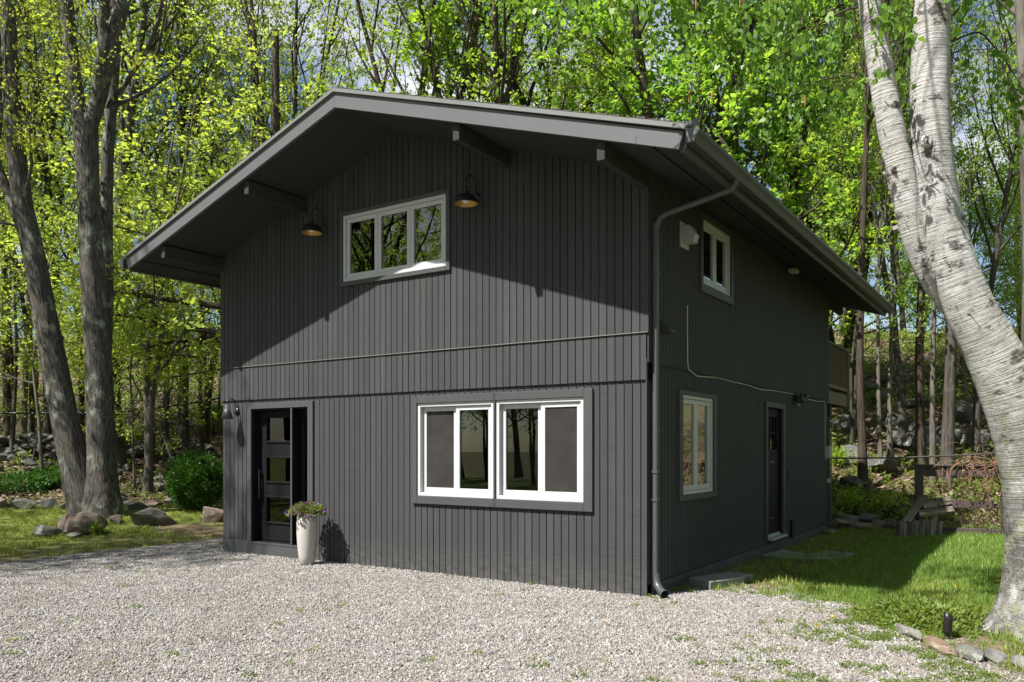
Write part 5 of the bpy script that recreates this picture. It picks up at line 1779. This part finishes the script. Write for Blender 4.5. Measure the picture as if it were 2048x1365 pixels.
# ------------------------------------------------------------------ shrubs and small plants
def shrub(px, py, w, h, mat, label, n, ls, name='shrub', seed=5, stems=True, cat='shrub', dense=.6):
    p = gp(px, py)
    d = lat_dep(p.x, p.y)[1]
    sx, sz = w * .5 * d / F_PX, h * d / F_PX
    r = np.random.default_rng(seed)
    root = empty(name, p, label, cat)
    u = unit(r.standard_normal((n, 3)))
    lump = 1 + .10 * np.sin(u[:, :1] * 9 + 2) * np.sin(u[:, 2:] * 8) + .06 * np.sin(u[:, 1:2] * 17) + .05 * r.standard_normal((n, 1))
    P = u * r.uniform(dense, 1, (n, 1)) * lump * np.array([sx, sx, sz * .5])
    P[:, 2] += sz * .52
    k = P[:, 2] > .02
    link('foliage', leaf_mesh('foliage', P[k], u[k] + np.array([0, 0, .4]), r, *ls, .6, .4), M[mat], root)
    if stems:
        tb = []
        for q in range(9):
            Q, S = polyline((0, 0, -.05), (r.normal(0, .5), r.normal(0, .5), 1), sz * .8, .02, .005, 5, .1, .1, r)
            tb.append(tube_arrays(Q, S, 5))
        link('stems', tubes_mesh('stems', tb), M['bark_dark'], root)
    return root
shrub(392, 1022, 106, 112, 'leaf_box', 'round dark green boxwood shrub beside the house corner', 22000, (.035, .06), 'boxwood_shrub', 5, True, 'shrub', .78)
shrub(430, 870, 70, 70, 'leaf_vine', 'loose yellow-green shrub on the bank by the left house corner', 1600, (.05, .09), 'shrub', 6, True, 'shrub', .3)
shrub(40, 985, 130, 36, 'leaf_box', 'low dark bush on the slope at the left edge', 3500, (.05, .09), 'shrub', 7)
shrub(105, 975, 90, 40, 'leaf_box', 'low rusty green bush left of the oak', 2500, (.05, .09), 'shrub', 8)
shrub(262, 900, 60, 36, 'leaf_weed', 'bright low bush on the bank right of the oak', 1500, (.05, .09), 'shrub', 9, False, 'shrub', .3)
shrub(192, 1071, 22, 24, 'leaf_weed', 'small leafy plant in front of the oak boulders', 260, (.05, .09), 'small_plant', 10, False, 'plant', .2)
shrub(1675, 935, 36, 40, 'leaf_mid', 'small green shrub at the back corner of the house', 600, (.04, .08), 'shrub', 12, True, 'shrub', .3)
shrub(1705, 1035, 60, 60, 'leaf_mid', 'sparse shaded undergrowth bush behind the rock pile', 320, (.05, .09), 'shrub', 13, True, 'shrub', .2)
shrub(1775, 1035, 80, 60, 'leaf_yellow', 'sparse yellow-green undergrowth bush left of the woodpile', 320, (.05, .09), 'shrub', 14, True, 'shrub', .2)
shrub(1480, 1120, 16, 18, 'leaf_deep', 'tiny green weed against the shaded side wall', 120, (.03, .05), 'weed', 15, False, 'weed', .2)

# ------------------------------------------------------------------ scattered stuff through geometry nodes
SRC = bpy.data.collections.new('scatter_sources')
def source_col(name, meshes):
    c = bpy.data.collections.new(name)
    for i, me in enumerate(meshes):
        o = bpy.data.objects.new(f'{name}_{i:02d}', me)
        c.objects.link(o)
    return c

def scatter(name, P, rot, scl, idx, col, kind='stuff', label=None, cat=None):
    me = bpy.data.meshes.new(name)
    me.vertices.add(len(P))
    me.vertices.foreach_set('co', np.ascontiguousarray(P, np.float32).ravel())
    a = me.attributes.new('rot', 'FLOAT_VECTOR', 'POINT')
    a.data.foreach_set('vector', np.ascontiguousarray(rot, np.float32).ravel())
    a = me.attributes.new('scl', 'FLOAT', 'POINT')
    a.data.foreach_set('value', np.ascontiguousarray(scl, np.float32))
    a = me.attributes.new('idx', 'INT', 'POINT')
    a.data.foreach_set('value', np.ascontiguousarray(idx, np.int32))
    o = link(name, me, kind=kind)
    if label:
        tag(o, label, cat)
    ng = bpy.data.node_groups.new(name, 'GeometryNodeTree')
    ng.interface.new_socket('Geometry', in_out='INPUT', socket_type='NodeSocketGeometry')
    ng.interface.new_socket('Geometry', in_out='OUTPUT', socket_type='NodeSocketGeometry')
    N, Lk = ng.nodes, ng.links
    gi, go = N.new('NodeGroupInput'), N.new('NodeGroupOutput')
    ci = N.new('GeometryNodeCollectionInfo')
    ci.inputs['Collection'].default_value = col
    ci.inputs['Separate Children'].default_value = True
    ci.inputs['Reset Children'].default_value = True
    ip = N.new('GeometryNodeInstanceOnPoints')
    ip.inputs['Pick Instance'].default_value = True
    def named(nm, ty):
        k = N.new('GeometryNodeInputNamedAttribute')
        k.data_type = ty
        k.inputs['Name'].default_value = nm
        return [s for s in k.outputs if s.enabled and s.name == 'Attribute'][0]
    mp = N.new('GeometryNodeMeshToPoints')
    Lk.new(gi.outputs[0], mp.inputs['Mesh'])
    Lk.new(mp.outputs['Points'], ip.inputs['Points'])
    Lk.new(ci.outputs[0], ip.inputs['Instance'])
    Lk.new(named('idx', 'INT'), ip.inputs['Instance Index'])
    er = N.new('FunctionNodeEulerToRotation')
    Lk.new(named('rot', 'FLOAT_VECTOR'), er.inputs[0])
    Lk.new(er.outputs[0], ip.inputs['Rotation'])
    Lk.new(named('scl', 'FLOAT'), ip.inputs['Scale'])
    Lk.new(ip.outputs['Instances'], go.inputs[0])
    md = o.modifiers.new('scatter', 'NODES')
    md.node_group = ng
    return o

def in_view(x, y, margin=.09, dmin=3.5):
    a, d = lat_dep(x, y)
    u = a / np.maximum(d, .1)
    low = (CAM[2] / np.maximum(d, .1)) < (1365 - HZ) / F_PX + .07
    ins = (x > HX0 + .05) & (x < HX1 - .04) & (y > .03) & (y < HY1)
    return (np.abs(u) < 1024 / F_PX + margin) & (d > dmin) & low & ~ins

def rand_pts(n, x0, x1, y0, y1, r):
    return r.uniform(x0, x1, n), r.uniform(y0, y1, n)

rs = np.random.default_rng(91)
# gravel
peb = []
for k in range(8):
    r = np.random.default_rng(900 + k)
    bm = bmesh.new()
    bmesh.ops.create_icosphere(bm, subdivisions=1, radius=1)
    s3 = np.array([1, r.uniform(.65, .95), r.uniform(.42, .7)])
    for v in bm.verts:
        v.co = Vector(np.array(v.co) * s3 * (1 + .16 * r.standard_normal()))
    me = bpy.data.meshes.new('pebble')
    bm.to_mesh(me)
    bm.free()
    me.materials.append(M['gravel'])
    peb.append(me)
x, y = rand_pts(1150000, -16, 8, -7, 3.2, rs)
a, d = lat_dep(x, y)
dens = np.clip(1.25 - .045 * np.maximum(d - 6, 0), .5, 1)
g = gravel_mask(x, y)
edge = np.where(g > .98, 1, g * .75)
keep = in_view(x, y) & (rs.random(len(x)) < dens * edge)
thin = sstep((x - 1.4) / 1.6) * sstep((y + 3.2) / 2)       # weedy, earthy corner of the drive
keep &= rs.random(len(x)) > .45 * thin * (vnoise(x, y, 2.4) > -.1)
x, y = x[keep], y[keep]
n = len(x)
sc = np.clip(rs.lognormal(math.log(.0078), .34, n), .004, .019)
print('gravel', n)
scatter('gravel', np.stack([x, y, ground(x, y) + sc * rs.uniform(.1, .5, n)], -1), rs.uniform(-.6, 6.28, (n, 3)) * np.array([.4, .4, 1]), sc, rs.integers(0, 8, n), source_col('pebble_source', peb), 'stuff', 'pale tan and grey gravel of the driveway', 'gravel')

# grass
def tuft(seed, n, h0, h1, spread, lean, wd=.004):
    r = np.random.default_rng(seed)
    V, Fq, var = [], [], []
    for i in range(n):
        b0 = np.array([r.normal(0, spread), r.normal(0, spread), -.01])
        az = r.uniform(0, 6.28)
        h = r.uniform(h0, h1)
        ln = r.uniform(.1, 1) * lean * h
        dr = np.array([math.cos(az), math.sin(az), 0])
        sd = np.array([-math.sin(az), math.cos(az), 0])
        w = wd * r.uniform(.7, 1.3)
        k = len(V)
        for t, ww in ((0, 1), (.5, .85), (1, .08)):
            c = b0 + np.array([0, 0, h * t]) + dr * ln * t * t
            V += [c - sd * w * ww, c + sd * w * ww]
        Fq += [(k, k + 1, k + 3, k + 2), (k + 2, k + 3, k + 5, k + 4)]
        var += [r.uniform(0, 1)] * 6
    return np_mesh('tuft', np.array(V), 4, np.array(Fq), smooth=False, var=np.array(var))
def with_mat(me, m):
    me.materials.append(M[m])
    return me
lush = source_col('grass_source', [with_mat(tuft(20 + k, 22, .06, .15, .035, .7), 'grass') for k in range(4)])
poor = source_col('thin_grass_source', [with_mat(tuft(30 + k, 16, .03, .08, .045, .9), 'grassdry') for k in range(4)])
x, y = rand_pts(60000, .2, 7, -.6, 11, rs)
lm = lawn_mask(x, y)
keep = in_view(x, y) & (rs.random(len(x)) < lm * np.clip(.15 + .6 * sstep((x - .9) / .9), 0, 1) * (.6 + .4 * (vnoise(x, y, 1.4) > -.2)))
x, y = x[keep], y[keep]
n = len(x)
tall = .55 + .55 * sstep((x - 1.2) / 1.4) * sstep((y - 2) / 2) + .15 * vnoise(x, y, 1.1)
print('lawn', n)
scatter('lawn_grass', np.stack([x, y, ground(x, y)], -1), np.stack([rs.normal(0, .12, n), rs.normal(0, .12, n), rs.uniform(0, 6.28, n)], -1), tall * rs.uniform(.7, 1.25, n), rs.integers(0, 4, n), lush, 'stuff', 'lush green lawn grass beside the shaded side of the house', 'grass')
x, y = rand_pts(16000, .2, 6, -1.5, 9.5, rs)
lm = lawn_mask(x, y)
keep = in_view(x, y) & (rs.random(len(x)) < .10 + .5 * lm * (vnoise(x, y, 1.7, 4.0) > .0)) & (gravel_mask(x, y) < .75) & ((lm > .12) | (x < 1.8))
x, y = x[keep], y[keep]
n = len(x)
scatter('dry_tufts', np.stack([x, y, ground(x, y)], -1), np.stack([rs.normal(0, .12, n), rs.normal(0, .12, n), rs.uniform(0, 6.28, n)], -1), rs.uniform(.7, 1.6, n), rs.integers(0, 4, n), poor, 'stuff', 'thin yellowish grass tufts through the lawn and drive edge', 'grass')
x, y = rand_pts(90000, -34, -6.8, -3, 16, rs)
lm = lawn_mask(x, y)
keep = in_view(x, y) & (rs.random(len(x)) < lm * .42 * (.25 + .75 * (vnoise(x, y, 1.1) > -.1)))
x, y = x[keep], y[keep]
n = len(x)
print('left lawn', n)
scatter('thin_grass', np.stack([x, y, ground(x, y)], -1), np.stack([rs.normal(0, .12, n), rs.normal(0, .12, n), rs.uniform(0, 6.28, n)], -1), rs.uniform(.7, 1.5, n), rs.integers(0, 4, n), poor, 'stuff', 'thin sunlit lawn grass at the left around the oak', 'grass')

# weeds: low rosettes on the drive edge, a thick mat beside the birch
def rosette(seed, n, rad, h, l0, l1, mat):
    r = np.random.default_rng(seed)
    an = r.uniform(0, 6.28, n)
    rr_ = rad * np.sqrt(r.uniform(0, 1, n))
    P = np.stack([rr_ * np.cos(an), rr_ * np.sin(an), r.uniform(.0, 1, n) ** 1.2 * h * (1 - .6 * (rr_ / rad) ** 2)], -1)
    A = np.stack([np.cos(an), np.sin(an), r.uniform(.1, .8, n)], -1)
    return with_mat(leaf_mesh('rosette', P, A, r, l0, l1, .45, .9, .05), mat)
weedc = source_col('weed_source', [rosette(50 + k, 60, .07, .06, .015, .04, 'leaf_weed') for k in range(4)])
x, y = rand_pts(26000, .0, 5, -4.5, 1.8, rs)
cl = vnoise(x, y, 2.2, 1.0) + .5 * vnoise(x, y, 5.1)
edge_d = yb(x) - y
mat_ = sstep(1.1 - np.hypot((x - 2.75) / .75, (y - .42) / .75)) * 6
near_edge = np.exp(-np.abs(edge_d) / .35) * (cl > .1) * .75 + .16 * (cl > .55) * (x > .3) + 1.3 * sstep((x - 1.2) / 1.4) * (cl > -.05) * (edge_d > 0)
bare_bed = sstep(1.25 - np.hypot(x - 3.35, y + .1) / .6)
keep = in_view(x, y) & (rs.random(len(x)) < np.clip(near_edge * .28 + mat_, 0, 1) * (1 - .85 * bare_bed))
x, y = x[keep], y[keep]
n = len(x)
hh = .55 + 1.7 * sstep(1.15 - np.hypot((x - 2.75) / .8, (y - .42) / .8))
print('weeds', n)
scatter('weeds', np.stack([x, y, ground(x, y)], -1), np.stack([rs.normal(0, .15, n), rs.normal(0, .15, n), rs.uniform(0, 6.28, n)], -1), hh * rs.uniform(.5, 1.2, n), rs.integers(0, 4, n), weedc, 'stuff', 'bright green weeds at the edge of the drive and round the birch', 'weeds')
# a few stray weeds on the open gravel and along the wall foot
x, y = rand_pts(900, -9, 2, -5, 1.6, rs)
keep = in_view(x, y) & (gravel_mask(x, y) > .3) & (rs.random(len(x)) < .10 + .5 * (np.hypot(x + .3, y + .35) < .35) + .35 * (x < -7.6) * (y > .4))
x, y = x[keep], y[keep]
n = len(x)
scatter('stray_weeds', np.stack([x, y, ground(x, y)], -1), np.stack([np.zeros(n), np.zeros(n), rs.uniform(0, 6.28, n)], -1), rs.uniform(.25, .8, n), rs.integers(0, 4, n), weedc, 'stuff', 'scattered small weeds growing through the driveway gravel', 'weeds')

# fallen leaves and green undergrowth in the wood
def dry_leaf(seed):
    r = np.random.default_rng(seed)
    P = np.zeros((1, 3))
    V = np.array([(0, 0, 0), (.35, .32, .12), (1, 0, .05), (.35, -.32, .10)]) * np.array([1, r.uniform(.7, 1.2), r.uniform(.3, 1.5)])
    return with_mat(np_mesh('dry_leaf', V, 4, np.array([[0, 1, 2, 3]]), smooth=False), 'litter')
litc = source_col('litter_source', [dry_leaf(70 + k) for k in range(5)])
px = rs.uniform(-40, 2090, 90000)
dd = np.sqrt(rs.uniform(16.5 ** 2, 44 ** 2, len(px)))
aa = (px - 1024) / F_PX * dd
x = CAM[0] + CT * aa - ST * dd
y = CAM[1] + ST * aa + CT * dd
keep = (forest_mask(x, y) > .5) & ((px < 470) | (px > 1640))
x, y = x[keep], y[keep]
n = len(x)
print('litter', n)
scatter('leaf_litter', np.stack([x, y, ground(x, y) + .015], -1), np.stack([rs.normal(0, .4, n), rs.normal(0, .4, n), rs.uniform(0, 6.28, n)], -1), rs.uniform(.08, .17, n), rs.integers(0, 5, n), litc, 'stuff', 'brown fallen leaves on the floor of the wood', 'leaf litter')
x, y = rand_pts(700, -9, 4.5, -5, 2, rs)
keep = in_view(x, y) & (gravel_mask(x, y) > .2) & (rs.random(len(x)) < .35)
x, y = x[keep], y[keep]
n = len(x)
scatter('dead_leaves', np.stack([x, y, ground(x, y) + .018], -1), np.stack([rs.normal(0, .4, n), rs.normal(0, .4, n), rs.uniform(0, 6.28, n)], -1), rs.uniform(.02, .06, n), rs.integers(0, 5, n), litc, 'stuff', 'scattered brown dead leaves on the driveway gravel', 'leaf litter')
undc = source_col('undergrowth_source', [rosette(80 + k, 46, .22, .28, .06, .12, 'leaf_weed') for k in range(3)] + [rosette(90, 40, .2, .35, .06, .12, 'leaf_vine')])
px = rs.uniform(-40, 2090, 9000)
dd = np.sqrt(rs.uniform(17.0 ** 2, 42 ** 2, len(px)))
aa = (px - 1024) / F_PX * dd
x = CAM[0] + CT * aa - ST * dd
y = CAM[1] + ST * aa + CT * dd
keep = (forest_mask(x, y) > .4) & ((px < 470) | (px > 1650)) & (rs.random(len(x)) < np.where(px < 1000, .06 + .30 * (vnoise(x, y, .6, 2.0) > .25), .10 + .5 * (vnoise(x, y, .6, 2.0) > .1) + .5 * (dd < 21)))
x, y = x[keep], y[keep]
n = len(x)
print('undergrowth', n)
scatter('undergrowth', np.stack([x, y, ground(x, y)], -1), np.stack([np.zeros(n), np.zeros(n), rs.uniform(0, 6.28, n)], -1), rs.uniform(.5, 1.3, n), rs.integers(0, 4, n), undc, 'stuff', 'low green undergrowth on the slopes of the wood', 'undergrowth')

# dandelions
def dandelion(px, py, h, label):
    p = gp(px, py)
    root = empty('dandelion', p, label, 'dandelion', 'dandelions in the grass')
    r = np.random.default_rng(int(px * 3 + py))
    Q, S = polyline((0, 0, 0), (r.normal(0, .15), r.normal(0, .15), 1), h, .0025, .002, 4, .06, 0, r)
    link('stem', tubes_mesh('stem', [tube_arrays(Q, S, 5)]), M['stem'], root)
    n = 70
    u = unit(r.standard_normal((n, 3)))
    u[:, 2] = np.abs(u[:, 2]) * .7 + .05
    link('flower', leaf_mesh('flower', np.repeat(Q[-1:], n, 0), u, r, .014, .022, .3, .2), M['petal'], root)
for px, py, h, lab in ((1798, 1268 - 20, .09, 'left dandelion of the pair on the gravel left of the birch bed'), (1632, 1262, .05, 'dandelion beside the small violet plant on the gravel'), (1663, 1252, .06, 'dandelion on the gravel right of the violet plant'),
                       (1918, 1192, .10, 'dandelion in the weed mat left of a larger one, near the birch'), (1952, 1194, .10, 'largest dandelion in the weed mat beside the birch'), (2000, 1180, .10, 'dandelion touching the left flank of the birch foot'),
                       (1774, 1140, .08, 'dandelion in the shaded lawn nearest the sunlit edge'), (1892, 1112, .08, 'dandelion in the sunlit long grass by the fence'), (1993, 1112, .08, 'dandelion in the long grass beside the birch trunk'),
                       (1672, 1138, .07, 'dandelion at the dirt edge of the shaded lawn'), (1642, 1126, .07, 'dandelion on the bare dirt beyond the flagstones'), (1740, 1098, .07, 'dandelion in the deep shade of the lawn near the woodpile'),
                       (1738, 1110, .07, 'dandelion in the middle of the shaded lawn'), (1805, 1106, .07, 'dandelion in the shaded lawn in front of the logs'), (66, 1106, .06, 'dandelion in the thin grass at the left edge of the drive'), (68, 1094, .06, 'second dandelion in the thin grass near the left edge')):
    dandelion(px, py, h, lab)

# trees that share a description are told apart by their order from the left
ORD = ['leftmost', 'second from left', 'third from left', 'fourth from left', 'fifth from left', 'sixth from left', 'seventh from left', 'eighth from left', 'ninth from left', 'tenth from left', 'eleventh from left', 'twelfth from left']
same = {}
for o in list(COL.objects):
    if o.parent is None and o.get('group') and o.get('category') in ('tree', 'rock') and 'outside' not in o['group']:
        same.setdefault(o['label'], []).append(o)
for lab, os_ in same.items():
    if 1 < len(os_) <= len(ORD):
        for q, o in zip(ORD, sorted(os_, key=lambda o: px_of(*o.location)[0])):
            o['label'] = lab + ', ' + q
